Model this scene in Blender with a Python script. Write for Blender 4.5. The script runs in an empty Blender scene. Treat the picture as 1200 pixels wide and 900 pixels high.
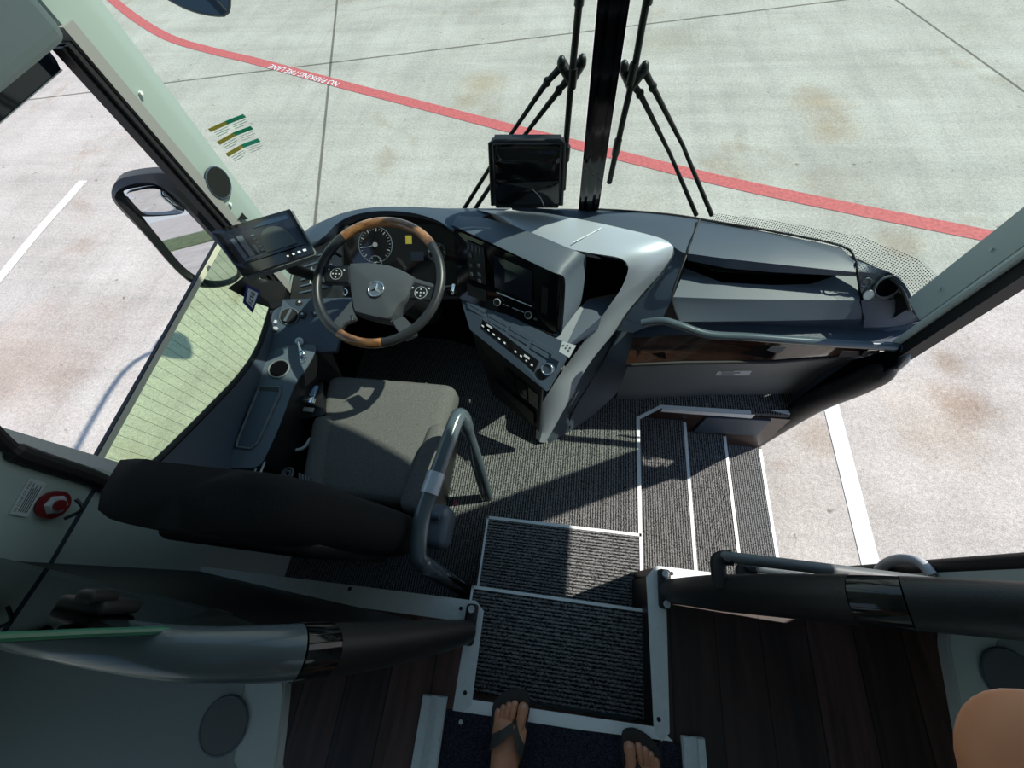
import bpy, bmesh, math, random
from mathutils import Vector as V, Matrix
random.seed(7)
PI = math.pi
C = bpy.context.scene.collection
scene = bpy.context.scene

# ------------------------------------------------------------------ camera
CR = V((0.9900867, 0.1211254, -0.0711127)).normalized()
CU = V((-0.0758303, 0.8871242, 0.4552586)).normalized()
CF = CR.cross(CU) * -1
EYE = V((0, 0, 1.5)); FOC = 470.0
cd = bpy.data.cameras.new('camera'); cam = bpy.data.objects.new('camera', cd); C.objects.link(cam)
m = Matrix.Identity(4)
for i in range(3):
    m[i][0], m[i][1], m[i][2], m[i][3] = CR[i], CU[i], -CF[i], EYE[i]
cam.matrix_world = m
cd.sensor_width = 36; cd.lens = FOC / 1200 * 36; cd.clip_start = 0.01; cd.clip_end = 300
scene.camera = cam

# measured sight lines: where a line of sight meets a real plane of the bus
def _d(px, py): return CR * (px - 600) - CU * (py - 450) + CF * FOC
def Z(px, py, z): d = _d(px, py); return EYE + d * ((z - EYE.z) / d.z)
def Y(px, py, y): d = _d(px, py); return EYE + d * ((y - EYE.y) / d.y)
def X(px, py, x): d = _d(px, py); return EYE + d * ((x - EYE.x) / d.x)
def D(px, py, q): return EYE + _d(px, py) * (q / FOC)
def PL(px, py, p, n):
    d = _d(px, py); p = V(p); n = V(n); return EYE + d * ((p - EYE).dot(n) / d.dot(n))
def Zs(pts): return [Z(*p) for p in pts]
def Zc(pts, z): return [Z(p[0], p[1], z) for p in pts]

# ------------------------------------------------------------------ materials
def mat(name, col, rough=.5, metal=0., noise=0., nscale=60., bump=0., bscale=200., spec=.5, emit=0., coat=0.):
    m = bpy.data.materials.new(name); m.use_nodes = True
    nt = m.node_tree; b = nt.nodes['Principled BSDF']
    b.inputs['Base Color'].default_value = (*col, 1); b.inputs['Roughness'].default_value = rough
    b.inputs['Metallic'].default_value = metal; b.inputs['Specular IOR Level'].default_value = spec
    b.inputs['Coat Weight'].default_value = coat
    if emit:
        b.inputs['Emission Color'].default_value = (*col, 1); b.inputs['Emission Strength'].default_value = emit
    tc = nt.nodes.new('ShaderNodeTexCoord')
    if noise:
        n = nt.nodes.new('ShaderNodeTexNoise'); n.inputs['Scale'].default_value = nscale; n.inputs['Detail'].default_value = 4
        nt.links.new(tc.outputs['Object'], n.inputs['Vector'])
        r = nt.nodes.new('ShaderNodeValToRGB'); r.color_ramp.elements[0].position = .3; r.color_ramp.elements[1].position = .7
        r.color_ramp.elements[0].color = (*[max(0, c * (1 - noise)) for c in col], 1)
        r.color_ramp.elements[1].color = (*[min(1, c * (1 + noise)) for c in col], 1)
        nt.links.new(n.outputs['Fac'], r.inputs['Fac']); nt.links.new(r.outputs['Color'], b.inputs['Base Color'])
    if bump:
        n = nt.nodes.new('ShaderNodeTexNoise'); n.inputs['Scale'].default_value = bscale
        nt.links.new(tc.outputs['Object'], n.inputs['Vector'])
        bp = nt.nodes.new('ShaderNodeBump'); bp.inputs['Strength'].default_value = bump; bp.inputs['Distance'].default_value = .004
        nt.links.new(n.outputs['Fac'], bp.inputs['Height']); nt.links.new(bp.outputs['Normal'], b.inputs['Normal'])
    return m

def glass(name, tint, gloss=.04, rough=.02, ior=0.):
    m = bpy.data.materials.new(name); m.use_nodes = True; nt = m.node_tree
    nt.nodes.remove(nt.nodes['Principled BSDF'])
    t = nt.nodes.new('ShaderNodeBsdfTransparent'); t.inputs['Color'].default_value = (*tint, 1)
    g = nt.nodes.new('ShaderNodeBsdfGlossy'); g.inputs['Roughness'].default_value = rough
    mx = nt.nodes.new('ShaderNodeMixShader'); mx.inputs['Fac'].default_value = gloss
    if ior:
        fr = nt.nodes.new('ShaderNodeFresnel'); fr.inputs['IOR'].default_value = ior; nt.links.new(fr.outputs[0], mx.inputs['Fac'])
    nt.links.new(t.outputs[0], mx.inputs[1]); nt.links.new(g.outputs[0], mx.inputs[2])
    nt.links.new(mx.outputs[0], nt.nodes['Material Output'].inputs['Surface'])
    return m

def carpet(name, ribdir):
    m = mat(name, (.02, .02, .024), .95, spec=.1); nt = m.node_tree; b = nt.nodes['Principled BSDF']
    tc = nt.nodes.new('ShaderNodeTexCoord')
    mp = nt.nodes.new('ShaderNodeMapping'); nt.links.new(tc.outputs['Object'], mp.inputs['Vector'])
    mp.inputs['Scale'].default_value = (170, 420, 200) if ribdir == 'x' else (420, 170, 200)
    n = nt.nodes.new('ShaderNodeTexNoise'); n.inputs['Scale'].default_value = .8; n.inputs['Detail'].default_value = 2
    nt.links.new(mp.outputs[0], n.inputs['Vector'])
    w = nt.nodes.new('ShaderNodeTexWave'); w.bands_direction = 'Y' if ribdir == 'x' else 'X'
    w.inputs['Scale'].default_value = 26; w.inputs['Distortion'].default_value = 1.2; w.inputs['Detail Scale'].default_value = 9
    nt.links.new(tc.outputs['Object'], w.inputs['Vector'])
    mu = nt.nodes.new('ShaderNodeMath'); mu.operation = 'MULTIPLY'
    ad = nt.nodes.new('ShaderNodeMath'); ad.operation = 'MULTIPLY_ADD'; ad.inputs[1].default_value = .45; ad.inputs[2].default_value = .55
    nt.links.new(w.outputs['Fac'], ad.inputs[0])
    r = nt.nodes.new('ShaderNodeValToRGB'); r.color_ramp.elements[0].position = .40; r.color_ramp.elements[1].position = .66
    r.color_ramp.elements[0].color = (.003, .003, .004, 1); r.color_ramp.elements[1].color = (.27, .27, .265, 1)
    nt.links.new(n.outputs['Fac'], mu.inputs[0]); nt.links.new(ad.outputs[0], mu.inputs[1])
    nt.links.new(mu.outputs[0], r.inputs['Fac'])
    r.color_ramp.elements[0].position = .27; r.color_ramp.elements[1].position = .56
    nt.links.new(r.outputs['Color'], b.inputs['Base Color'])
    bp = nt.nodes.new('ShaderNodeBump'); bp.inputs['Strength'].default_value = .6; bp.inputs['Distance'].default_value = .004
    nt.links.new(mu.outputs[0], bp.inputs['Height']); nt.links.new(bp.outputs['Normal'], b.inputs['Normal'])
    return m

def wood(name, c0, c1, scale, stretch, rough=.35, coat=0., planks=0.):
    m = mat(name, c0, rough, coat=coat); nt = m.node_tree; b = nt.nodes['Principled BSDF']
    tc = nt.nodes.new('ShaderNodeTexCoord'); mp = nt.nodes.new('ShaderNodeMapping'); mp.inputs['Scale'].default_value = stretch
    nt.links.new(tc.outputs['Object'], mp.inputs['Vector'])
    n = nt.nodes.new('ShaderNodeTexNoise'); n.inputs['Scale'].default_value = scale; n.inputs['Detail'].default_value = 6
    n.inputs['Distortion'].default_value = .6
    nt.links.new(mp.outputs[0], n.inputs['Vector'])
    r = nt.nodes.new('ShaderNodeValToRGB'); r.color_ramp.elements[0].position = .35; r.color_ramp.elements[1].position = .68
    r.color_ramp.elements[0].color = (*c0, 1); r.color_ramp.elements[1].color = (*c1, 1)
    nt.links.new(n.outputs['Fac'], r.inputs['Fac'])
    out = r.outputs['Color']
    if planks:
        sx = nt.nodes.new('ShaderNodeSeparateXYZ'); nt.links.new(tc.outputs['Object'], sx.inputs[0])
        dv = nt.nodes.new('ShaderNodeMath'); dv.operation = 'DIVIDE'; dv.inputs[1].default_value = planks
        nt.links.new(sx.outputs['X'], dv.inputs[0])
        fl = nt.nodes.new('ShaderNodeMath'); fl.operation = 'FLOOR'; nt.links.new(dv.outputs[0], fl.inputs[0])
        wn = nt.nodes.new('ShaderNodeTexWhiteNoise'); wn.noise_dimensions = '1D'; nt.links.new(fl.outputs[0], wn.inputs['W'])
        fr = nt.nodes.new('ShaderNodeMath'); fr.operation = 'FRACT'; nt.links.new(dv.outputs[0], fr.inputs[0])
        gt = nt.nodes.new('ShaderNodeMath'); gt.operation = 'GREATER_THAN'; gt.inputs[1].default_value = .035; nt.links.new(fr.outputs[0], gt.inputs[0])
        ma = nt.nodes.new('ShaderNodeMath'); ma.operation = 'MULTIPLY_ADD'; ma.inputs[1].default_value = .9; ma.inputs[2].default_value = .45
        nt.links.new(wn.outputs['Value'], ma.inputs[0])
        mm = nt.nodes.new('ShaderNodeMath'); mm.operation = 'MULTIPLY'; nt.links.new(ma.outputs[0], mm.inputs[0]); nt.links.new(gt.outputs[0], mm.inputs[1])
        mx = nt.nodes.new('ShaderNodeMix'); mx.data_type = 'RGBA'; mx.blend_type = 'MULTIPLY'; mx.inputs['Factor'].default_value = 1
        nt.links.new(out, mx.inputs['A']); nt.links.new(mm.outputs[0], mx.inputs['B']); out = mx.outputs['Result']
    nt.links.new(out, b.inputs['Base Color'])
    return m

def concrete():
    m = mat('concrete', (.5, .5, .46), .85, spec=.2); nt = m.node_tree; b = nt.nodes['Principled BSDF']; L = nt.links.new
    tc = nt.nodes.new('ShaderNodeTexCoord')
    def noise(scale, detail, sc=(1, 1, 1), rot=0., dist=0.):
        mp = nt.nodes.new('ShaderNodeMapping'); mp.inputs['Scale'].default_value = sc; mp.inputs['Rotation'].default_value = (0, 0, rot)
        L(tc.outputs['Object'], mp.inputs['Vector'])
        n = nt.nodes.new('ShaderNodeTexNoise'); n.inputs['Scale'].default_value = scale; n.inputs['Detail'].default_value = detail
        n.inputs['Roughness'].default_value = .65; n.inputs['Distortion'].default_value = dist
        L(mp.outputs[0], n.inputs['Vector']); return n.outputs['Fac']
    def ramp(src, p0, c0, p1, c1):
        r = nt.nodes.new('ShaderNodeValToRGB'); e = r.color_ramp.elements
        e[0].position, e[1].position = p0, p1; e[0].color = (*c0, 1); e[1].color = (*c1, 1); L(src, r.inputs['Fac']); return r.outputs['Color']
    def mul(a, bb, mode='MULTIPLY', f=1.):
        x = nt.nodes.new('ShaderNodeMix'); x.data_type = 'RGBA'; x.blend_type = mode; x.inputs['Factor'].default_value = f
        L(a, x.inputs['A']); L(bb, x.inputs['B']); return x.outputs['Result']
    base = ramp(noise(.9, 8), .3, (.44, .395, .355), .7, (.60, .555, .51))
    col = mul(base, ramp(noise(34, 6), .28, (.76, .75, .73), .72, (1.14, 1.14, 1.12)))
    col = mul(col, ramp(noise(130, 3), .36, (.70, .70, .70), .64, (1.2, 1.2, 1.2)))
    col = mul(col, ramp(noise(1.1, 5, (.18, 3.2, 1), .65, .5), .36, (.89, .895, .90), .56, (1, 1, 1)))     # tyre streaks
    col = mul(col, ramp(noise(1.0, 5, (3.4, .25, 1), .25, .6), .32, (.90, .905, .91), .52, (1, 1, 1)))
    col = mul(col, ramp(noise(.75, 9, (1, 1, 1), 0, .8), .58, (1, 1, 1), .78, (.74, .62, .50)))            # rusty dirt
    col = mul(col, ramp(noise(9, 2), .70, (1, 1, 1), .76, (.55, .50, .45)))                                # small specks
    sx = nt.nodes.new('ShaderNodeSeparateXYZ'); L(tc.outputs['Object'], sx.inputs[0])
    def joint(ax, ay, c, w):
        def M2(op, a, v):
            q = nt.nodes.new('ShaderNodeMath'); q.operation = op
            if hasattr(a, 'is_linked') or hasattr(a, 'node'): L(a, q.inputs[0])
            if isinstance(v, (int, float)): q.inputs[1].default_value = v
            else: L(v, q.inputs[1])
            return q.outputs[0]
        s = M2('ADD', M2('MULTIPLY', sx.outputs['X'], ax), M2('MULTIPLY', sx.outputs['Y'], ay))
        q = M2('ABSOLUTE', M2('SUBTRACT', s, c), 0.)
        return ramp(M2('DIVIDE', q, w), .55, (.36, .35, .33), 1., (1, 1, 1))
    def through(p, q, w=.022):
        dx, dy = q[0] - p[0], q[1] - p[1]; l = math.hypot(dx, dy); ax, ay = -dy / l, dx / l
        return joint(ax, ay, ax * p[0] + ay * p[1], w)
    for p, q in (((-4.264, 8.503), (-2.775, 3.337)), ((-6.148, 5.98), (1.335, 7.44)), ((4.251, 7.637), (5.9, 2.0))):
        col = mul(col, through(p, q))
    wob = noise(2.2, 5); fine = noise(45, 3)
    for (px, py), rad, c in (((778, 50), .55, (.70, .67, .60)), ((960, 118), .42, (.72, .58, .42)), ((972, 150), .35, (.75, .62, .46)), ((1128, 478), .22, (.66, .52, .40)), ((1110, 425), .16, (.70, .58, .46)), ((562, 96), .4, (.78, .66, .48)), ((548, 120), .25, (.80, .70, .54)), ((1056, 285), .25, (.68, .58, .48)), ((960, 510), .2, (.75, .66, .55)), ((20, 430), .9, (.80, .66, .58)), ((90, 434), .3, (.86, .80, .76)), ((1105, 500), .5, (.85, .77, .68))):
        p = Z(px, py, -1.38); p.z = 0
        vm = nt.nodes.new('ShaderNodeVectorMath'); vm.operation = 'DISTANCE'; vm.inputs[1].default_value = p; L(tc.outputs['Object'], vm.inputs[0])
        q = nt.nodes.new('ShaderNodeMath'); q.operation = 'MULTIPLY_ADD'; q.inputs[1].default_value = 1.5 * rad; L(wob, q.inputs[0]); L(vm.outputs['Value'], q.inputs[2])
        q2 = nt.nodes.new('ShaderNodeMath'); q2.operation = 'MULTIPLY_ADD'; q2.inputs[1].default_value = 1.3 * rad; L(fine, q2.inputs[0]); L(q.outputs[0], q2.inputs[2])
        q3 = nt.nodes.new('ShaderNodeMath'); q3.operation = 'DIVIDE'; q3.inputs[1].default_value = rad * 3; L(q2.outputs[0], q3.inputs[0])
        c = tuple(v + (1 - v) * .35 for v in c)
        col = mul(col, ramp(q3.outputs[0], .52, c, .80, (1, 1, 1)))
    L(col, b.inputs['Base Color'])
    bp = nt.nodes.new('ShaderNodeBump'); bp.inputs['Strength'].default_value = .25; bp.inputs['Distance'].default_value = .01
    L(noise(160, 3), bp.inputs['Height']); L(bp.outputs['Normal'], b.inputs['Normal'])
    return m

def frit_mat():
    m = bpy.data.materials.new('frit_dots'); m.use_nodes = True; nt = m.node_tree; L = nt.links.new
    b = nt.nodes['Principled BSDF']; b.inputs['Base Color'].default_value = (.26, .28, .26, 1)
    t = nt.nodes.new('ShaderNodeBsdfTransparent'); uv = nt.nodes.new('ShaderNodeUVMap')
    sx = nt.nodes.new('ShaderNodeSeparateXYZ'); L(uv.outputs[0], sx.inputs[0])
    def M2(op, a, v=None):
        q = nt.nodes.new('ShaderNodeMath'); q.operation = op; L(a, q.inputs[0])
        if v is not None:
            if isinstance(v, (int, float)): q.inputs[1].default_value = v
            else: L(v, q.inputs[1])
        return q.outputs[0]
    def cell(o): return M2('SUBTRACT', M2('FRACT', M2('MULTIPLY', o, 120.)), .5)
    a, c = cell(sx.outputs['X']), cell(sx.outputs['Y'])
    r = M2('SQRT', M2('ADD', M2('MULTIPLY', a, a), M2('MULTIPLY', c, c)))
    mx = nt.nodes.new('ShaderNodeMixShader'); L(M2('LESS_THAN', r, .27), mx.inputs['Fac'])
    L(t.outputs[0], mx.inputs[1]); L(b.outputs[0], mx.inputs[2]); L(mx.outputs[0], nt.nodes['Material Output'].inputs['Surface'])
    return m

K = dict(
    dash=mat('dash_grain', (.050, .070, .100), .48, noise=.06, nscale=400, bump=.12, bscale=900),
    dash2=mat('dash_mid_gray', (.082, .104, .130), .5, bump=.12, bscale=900),
    dash_light=mat('dash_light_gray', (.13, .145, .15), .5, bump=.1, bscale=900),
    black=mat('black_plastic', (.008, .009, .01), .45),
    soft=mat('black_leather', (.009, .009, .010), .48, bump=.15, bscale=500),
    gloss=mat('gloss_black', (.006, .006, .007), .08, spec=.6),
    rubber=mat('black_rubber', (.007, .007, .008), .6),
    silver=mat('silver_paint', (.47, .51, .56), .38, metal=.25),
    chrome=mat('chrome', (.75, .77, .78), .14, metal=1.),
    alu=mat('brushed_aluminium', (.70, .74, .75), .40, metal=.3, noise=.05, nscale=90),
    white=mat('white_edge', (.86, .88, .87), .45),
    sat=mat('steering_leather', (.02, .022, .025), .38),
    hub=mat('steering_hub', (.055, .062, .07), .5, bump=.1, bscale=900),
    bluegray=mat('bluegray_tube', (.075, .10, .115), .22, coat=.3),
    carpet=carpet('ribbed_carpet', 'x'), carpet_y=carpet('ribbed_carpet_lengthwise', 'y'),
    pile=mat('dark_pile', (.03, .03, .045), .95, noise=.95, nscale=330, bump=.8, bscale=420, spec=.1),
    seat=mat('seat_fabric', (.13, .128, .122), .9, noise=.45, nscale=420, bump=.3, bscale=700, spec=.15),
    seatdark=mat('seat_back_fabric', (.014, .014, .015), .85, noise=.3, nscale=300, bump=.2, bscale=600, spec=.2),
    lining=mat('pale_green_lining', (.36, .43, .40), .55, bump=.05, bscale=700),
    lining2=mat('gray_green_lining', (.52, .59, .56), .55),
    added_hatch=glass('added_hatch_glass', (.48, .50, .50), .05), tray_in=mat('tray_inner', (.26, .29, .29), .55), lining3=mat('warm_gray_edge', (.30, .29, .28), .6), traym=mat('pale_gray_tray', (.50, .56, .55), .45),
    trayd=mat('tray_recess', (.12, .13, .135), .6),
    screen=mat('dark_screen', (.012, .016, .026), .12),
    scr2=mat('screen_image_gray', (.085, .10, .115), .15), scr3=mat('screen_image_blue', (.02, .038, .065), .15), scr4=mat('screen_image_dim', (.055, .062, .055), .15), dimw=mat('dim_white', (.22, .23, .24), .5),
    mark=mat('printed_white', (.8, .82, .85), .5), ink=mat('printed_gray', (.10, .11, .12), .5),
    yellow=mat('amber_lamp', (.36, .29, .04), .4), red=mat('red_plastic', (.22, .018, .022), .4),
    paint_red=mat('red_road_paint', (.52, .115, .115), .8, noise=.22, nscale=30), paint_white=mat('white_road_paint', (.66, .64, .62), .8, noise=.16, nscale=14),
    wood=wood('steering_wood', (.13, .05, .018), (.42, .20, .08), 6, (3, 3, 14), .22, coat=.6),
    floorwood=wood('dark_plank_floor', (.042, .020, .016), (.115, .056, .045), 3.2, (9, .8, 9), .5, planks=.135),
    glosswood=wood('gloss_wood', (.018, .009, .006), (.07, .032, .02), 3, (1.2, 9, 9), .10, coat=.8),
    walnut=wood('brown_riser', (.03, .014, .010), (.075, .035, .025), 3, (1.2, 9, 9), .35),
    ws=glass('windshield_glass', (.76, .875, .79), .012), side=glass('driver_window_glass', (.80, .91, .745), .02),
    dark_glass=glass('dark_side_glass', (.80, .85, .83), .06), clear=glass('partition_glass', (.80, .88, .84), .14, .01, 2.0),
    edge=mat('green_glass_edge', (.05, .19, .12), .2), mirror=mat('mirror_silver', (.70, .71, .73), .015, metal=1.),
    concrete=concrete(), frit=frit_mat(),
    skin=mat('skin', (.62, .27, .15), .5, noise=.12, nscale=30), nail=mat('nail', (.62, .36, .29), .3),
    flip=mat('flipflop_brown', (.045, .038, .034), .8, bump=.3, bscale=260), strapm=mat('strap_gray', (.06, .056, .05), .85, bump=.3, bscale=500),
    shirt=mat('gray_shirt', (.16, .17, .19), .9), shorts=mat('khaki_shorts', (.25, .21, .16), .9), hair=mat('brown_hair', (.05, .03, .02), .6),
    body=mat('bus_body_paint', (.72, .73, .73), .3), grass=mat('grass', (.09, .12, .045), .9, noise=.5, nscale=3),
    print_=mat('faded_print', (.50, .52, .50), .6), void=mat('deep_shadow_black', (.003, .003, .004), .95, spec=.05),  # void: near-black with the shade of hollows and footwell put into the colour
    blue=mat('label_blue', (.02, .025, .16), .5), green=mat('sticker_green', (.02, .27, .18), .6), ochre=mat('sticker_ochre', (.46, .30, .05), .6),
    paper=mat('white_paper', (.72, .74, .76), .6), foil=mat('silver_label', (.5, .52, .54), .4), navy=mat('navy_gloss', (.010, .016, .026), .06),
    strip=mat('warm_bar', (.80, .77, .63), .35), stain=mat('stain', (.30, .28, .22), .9),
)

# ------------------------------------------------------------------ geometry helpers (everything is modelled in world metres)
OFF = {}
def root(name, label, cat, loc, group=None):
    o = bpy.data.objects.new(name, None); C.objects.link(o); o.location = V(loc); o.empty_display_size = .05
    o['label'] = label; o['category'] = cat
    if group: o['group'] = group
    OFF[o.name] = V(loc); return o
def tag(o, label, cat, group=None):
    o['label'] = label; o['category'] = cat
    if group: o['group'] = group
    return o
def obj(name, bm, mt, parent=None, smooth=35, label=None, mats=None):
    bmesh.ops.remove_doubles(bm, verts=bm.verts, dist=1e-6)
    off = OFF[parent.name] if parent else None
    if off is None:                                   # a thing of one mesh: put its origin at its own base
        xs = [v.co for v in bm.verts]
        off = V(((min(c.x for c in xs) + max(c.x for c in xs)) / 2, (min(c.y for c in xs) + max(c.y for c in xs)) / 2, min(c.z for c in xs)))
    for v in bm.verts: v.co -= off
    me = bpy.data.meshes.new(name); bm.to_mesh(me); bm.free()
    for x in (mats or [mt]): me.materials.append(x)
    if smooth:
        me.polygons.foreach_set('use_smooth', [True] * len(me.polygons)); me.set_sharp_from_angle(angle=math.radians(smooth))
    o = bpy.data.objects.new(name, me); C.objects.link(o)
    if parent: o.parent = parent
    else: o.location = off
    OFF[o.name] = off
    if label: o['label'] = label
    return o
def struct(name, bm, mt, parent=None, smooth=0):
    o = obj(name, bm, mt, parent, smooth)
    if not parent: o['kind'] = 'structure'
    return o
def B(): return bmesh.new()
def fix(bm, faces=None): bmesh.ops.recalc_face_normals(bm, faces=faces or bm.faces)
def face(bm, pts):
    return bm.faces.new([bm.verts.new(V(p)) for p in pts])
def prism(bm, pts, ext):
    pts = [V(p) for p in pts]; ext = V(ext); n = len(pts)
    a = [bm.verts.new(p) for p in pts]; b = [bm.verts.new(p + ext) for p in pts]
    fs = [bm.faces.new(a), bm.faces.new(b[::-1])]
    for i in range(n): fs.append(bm.faces.new((a[i], b[i], b[(i + 1) % n], a[(i + 1) % n])))
    fix(bm, fs); return bm
def box(bm, x0, x1, y0, y1, z0, z1):
    return prism(bm, [(x0, y0, z0), (x1, y0, z0), (x1, y1, z0), (x0, y1, z0)], (0, 0, z1 - z0))
def rbox(bm, c, size, r, rot=None, seg=3):
    t = bmesh.new(); bmesh.ops.create_cube(t, size=1)
    for v in t.verts: v.co = V((v.co.x * size[0], v.co.y * size[1], v.co.z * size[2]))
    bmesh.ops.bevel(t, geom=t.edges[:], offset=r, segments=seg, affect='EDGES', profile=.5)
    R = rot or Matrix.Identity(3)
    for v in t.verts: v.co = R @ v.co + V(c)
    return join(bm, t)
def join(bm, t):
    mp = {v: bm.verts.new(v.co) for v in t.verts}
    for f in t.faces:
        try: bm.faces.new([mp[v] for v in f.verts])
        except ValueError: pass
    t.free(); return bm
def resample(pts, n):
    pts = [V(p) for p in pts]; L = [0]
    for a, b in zip(pts, pts[1:]): L.append(L[-1] + (b - a).length)
    out = []; k = 0
    for i in range(n):
        s = L[-1] * i / (n - 1)
        while k < len(L) - 2 and L[k + 1] < s: k += 1
        q = (s - L[k]) / max(1e-9, L[k + 1] - L[k]); out.append(pts[k].lerp(pts[k + 1], min(1, max(0, q))))
    return out
def spline(pts, n=6, closed=False):
    pts = [V(p) for p in pts]; out = []; N = len(pts)
    for i in range(N if closed else N - 1):
        if closed: p0, p1, p2, p3 = pts[(i - 1) % N], pts[i], pts[(i + 1) % N], pts[(i + 2) % N]
        else: p0, p1, p2, p3 = pts[max(0, i - 1)], pts[i], pts[i + 1], pts[min(N - 1, i + 2)]
        for k in range(n):
            t = k / n
            out.append(.5 * ((2 * p1) + (p2 - p0) * t + (2 * p0 - 5 * p1 + 4 * p2 - p3) * t * t + (3 * p1 - p0 - 3 * p2 + p3) * t ** 3))
    if not closed: out.append(pts[-1])
    return out
def loft(bm, lines, n=24, uv=False, thick=None):
    rows = [[bm.verts.new(p) for p in resample(l, n)] for l in lines]; fs = []
    lay = bm.loops.layers.uv.verify() if uv else None
    for a, b in zip(rows, rows[1:]):
        for i in range(n - 1):
            vs = (a[i], a[i + 1], b[i + 1], b[i])
            if len({tuple(round(c, 6) for c in v.co) for v in vs}) < 3: continue
            f = bm.faces.new(vs); fs.append(f)
    if uv:
        U = {}
        for r, row in enumerate(rows):
            s = 0
            for i, v in enumerate(row):
                if i: s += (v.co - row[i - 1].co).length
                U[v] = (s, 0 if r == 0 else U[rows[r - 1][i]][1] + (v.co - rows[r - 1][i].co).length)
        for f in fs:
            for l in f.loops: l[lay].uv = U[l.vert]
    if thick:                                          # give the sheet a real thickness along this vector
        t = V(thick); mp = {v: bm.verts.new(v.co + t) for row in rows for v in row}
        for f in fs[:]: bm.faces.new([mp[v] for v in f.verts][::-1])
        rim = rows[0] + [r[-1] for r in rows[1:]] + rows[-1][::-1][1:] + [r[0] for r in rows[::-1][1:-1]]
        for a, b in zip(rim, rim[1:] + rim[:1]):
            try: bm.faces.new((a, b, mp[b], mp[a]))
            except ValueError: pass
    fix(bm); return bm
def tube(bm, path, r, seg=12, cap=True, closed=False, flat=None):
    path = [V(p) for p in path]; n = len(path); rr = r if isinstance(r, (list, tuple)) else [r] * n
    def tan(i):
        if closed: return (path[(i + 1) % n] - path[i - 1]).normalized()
        return (path[min(n - 1, i + 1)] - path[max(0, i - 1)]).normalized()
    t = tan(0); a = t.orthogonal().normalized() if not flat else (V(flat) - t * V(flat).dot(t)).normalized(); rings = []
    for i in range(n):
        t = tan(i); a = (a - t * a.dot(t)).normalized(); b = t.cross(a)
        rings.append([bm.verts.new(path[i] + (a * math.cos(2 * PI * k / seg) + b * math.sin(2 * PI * k / seg)) * rr[i]) for k in range(seg)])
    fs = []
    for i in range(n if closed else n - 1):
        p, q = rings[i], rings[(i + 1) % n]
        for k in range(seg): fs.append(bm.faces.new((p[k], p[(k + 1) % seg], q[(k + 1) % seg], q[k])))
    if cap and not closed: fs += [bm.faces.new(rings[0][::-1]), bm.faces.new(rings[-1])]
    fix(bm, fs); return bm
def cyl(bm, p, q, r, seg=20, r2=None): return tube(bm, [p, q], [r, r if r2 is None else r2], seg)
def ring(bm, c, n, R, r, seg=32, tseg=8):
    c = V(c); n = V(n).normalized(); a = n.orthogonal().normalized(); b = n.cross(a)
    return tube(bm, [c + (a * math.cos(2 * PI * k / seg) + b * math.sin(2 * PI * k / seg)) * R for k in range(seg)], r, tseg, closed=True)
def disc(bm, c, n, R, h, seg=28, R2=None):
    c = V(c); n = V(n).normalized(); return cyl(bm, c, c + n * h, R, seg, R2)
def ball(bm, c, s, rot=None, u=20, v=12):
    t = bmesh.new(); bmesh.ops.create_uvsphere(t, u_segments=u, v_segments=v, radius=1)
    for q in t.verts:
        p = V((q.co.x * s[0], q.co.y * s[1], q.co.z * s[2])); q.co = (rot @ p if rot else p) + V(c)
    return join(bm, t)
class Patch:                                            # a bilinear face with its normal: things are mounted on it
    def __init__(s, a, b, c, d, flip=False):            # a=(0,0) b=(1,0) c=(1,1) d=(0,1)
        s.q = [V(a), V(b), V(c), V(d)]; s.n = ((s.q[1] - s.q[0]).cross(s.q[3] - s.q[0])).normalized() * (-1 if flip else 1)
    def __call__(s, u, v, h=0.):
        a, b, c, d = s.q; return a.lerp(b, u).lerp(d.lerp(c, u), v) + s.n * h
    def slab(s, bm, u0, u1, v0, v1, h0=0., h1=.003):
        return prism(bm, [s(u0, v0, h0), s(u1, v0, h0), s(u1, v1, h0), s(u0, v1, h0)], s.n * (h1 - h0))
    def poly(s, bm, uv, h0=0., h1=.003): return prism(bm, [s(u, v, h0) for u, v in uv], s.n * (h1 - h0))
def letters(bm, text, org, ux, uy, size, shear=0.):     # lettering as flat geometry; ux, uy are the reading and upward directions
    cu = bpy.data.curves.new('t', 'FONT'); cu.body = text; cu.size = 1; cu.align_x = 'LEFT'
    o = bpy.data.objects.new('t', cu); C.objects.link(o); bpy.context.view_layer.update()
    me = bpy.data.meshes.new_from_object(o.evaluated_get(bpy.context.evaluated_depsgraph_get()))
    bpy.data.objects.remove(o); ux = V(ux).normalized(); uy = V(uy).normalized()
    xs = [v.co.x for v in me.vertices]; w = max(xs) - min(xs); vs = []
    for v in me.vertices: vs.append(bm.verts.new(V(org) + (ux * ((v.co.x - min(xs)) / w) * size[0]) + uy * (v.co.y * size[1] / .72)))
    for p in me.polygons:
        try: bm.faces.new([vs[i] for i in p.vertices])
        except ValueError: pass
    bpy.data.meshes.remove(me); return bm

# ------------------------------------------------------------------ the setting
G = -1.38                                               # road level; z = 0 is the passenger floor
def WS(z, out=0.):                                      # plan curve of the windscreen at height z, leaning back with height
    k = -.078 * (z - .3)
    pts = [(-1.235, 1.19), (-1.225, 1.32), (-1.12, 1.40), (-.9, 1.465), (-.57, 1.488), (-.27, 1.497), (.07, 1.503), (.45, 1.475), (.78, 1.385), (1.05, 1.285), (1.20, 1.17), (1.235, 1.06)]
    return [V((x * (1 + out * .8), y + k + out, z)) for x, y in pts]
def split(pts, x0, x1):
    r = resample(pts, 121); return [p for p in r if x0 <= p.x <= x1]

bm = B(); face(bm, [(-60, -60, G), (60, -60, G), (60, 60, G), (-60, 60, G)])
struct('ground', bm, K['concrete'])
bm = B()
box(bm, -40, 20, -27, -20, G, G + .05)
struct('grass_verge', bm, K['grass'])

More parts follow.
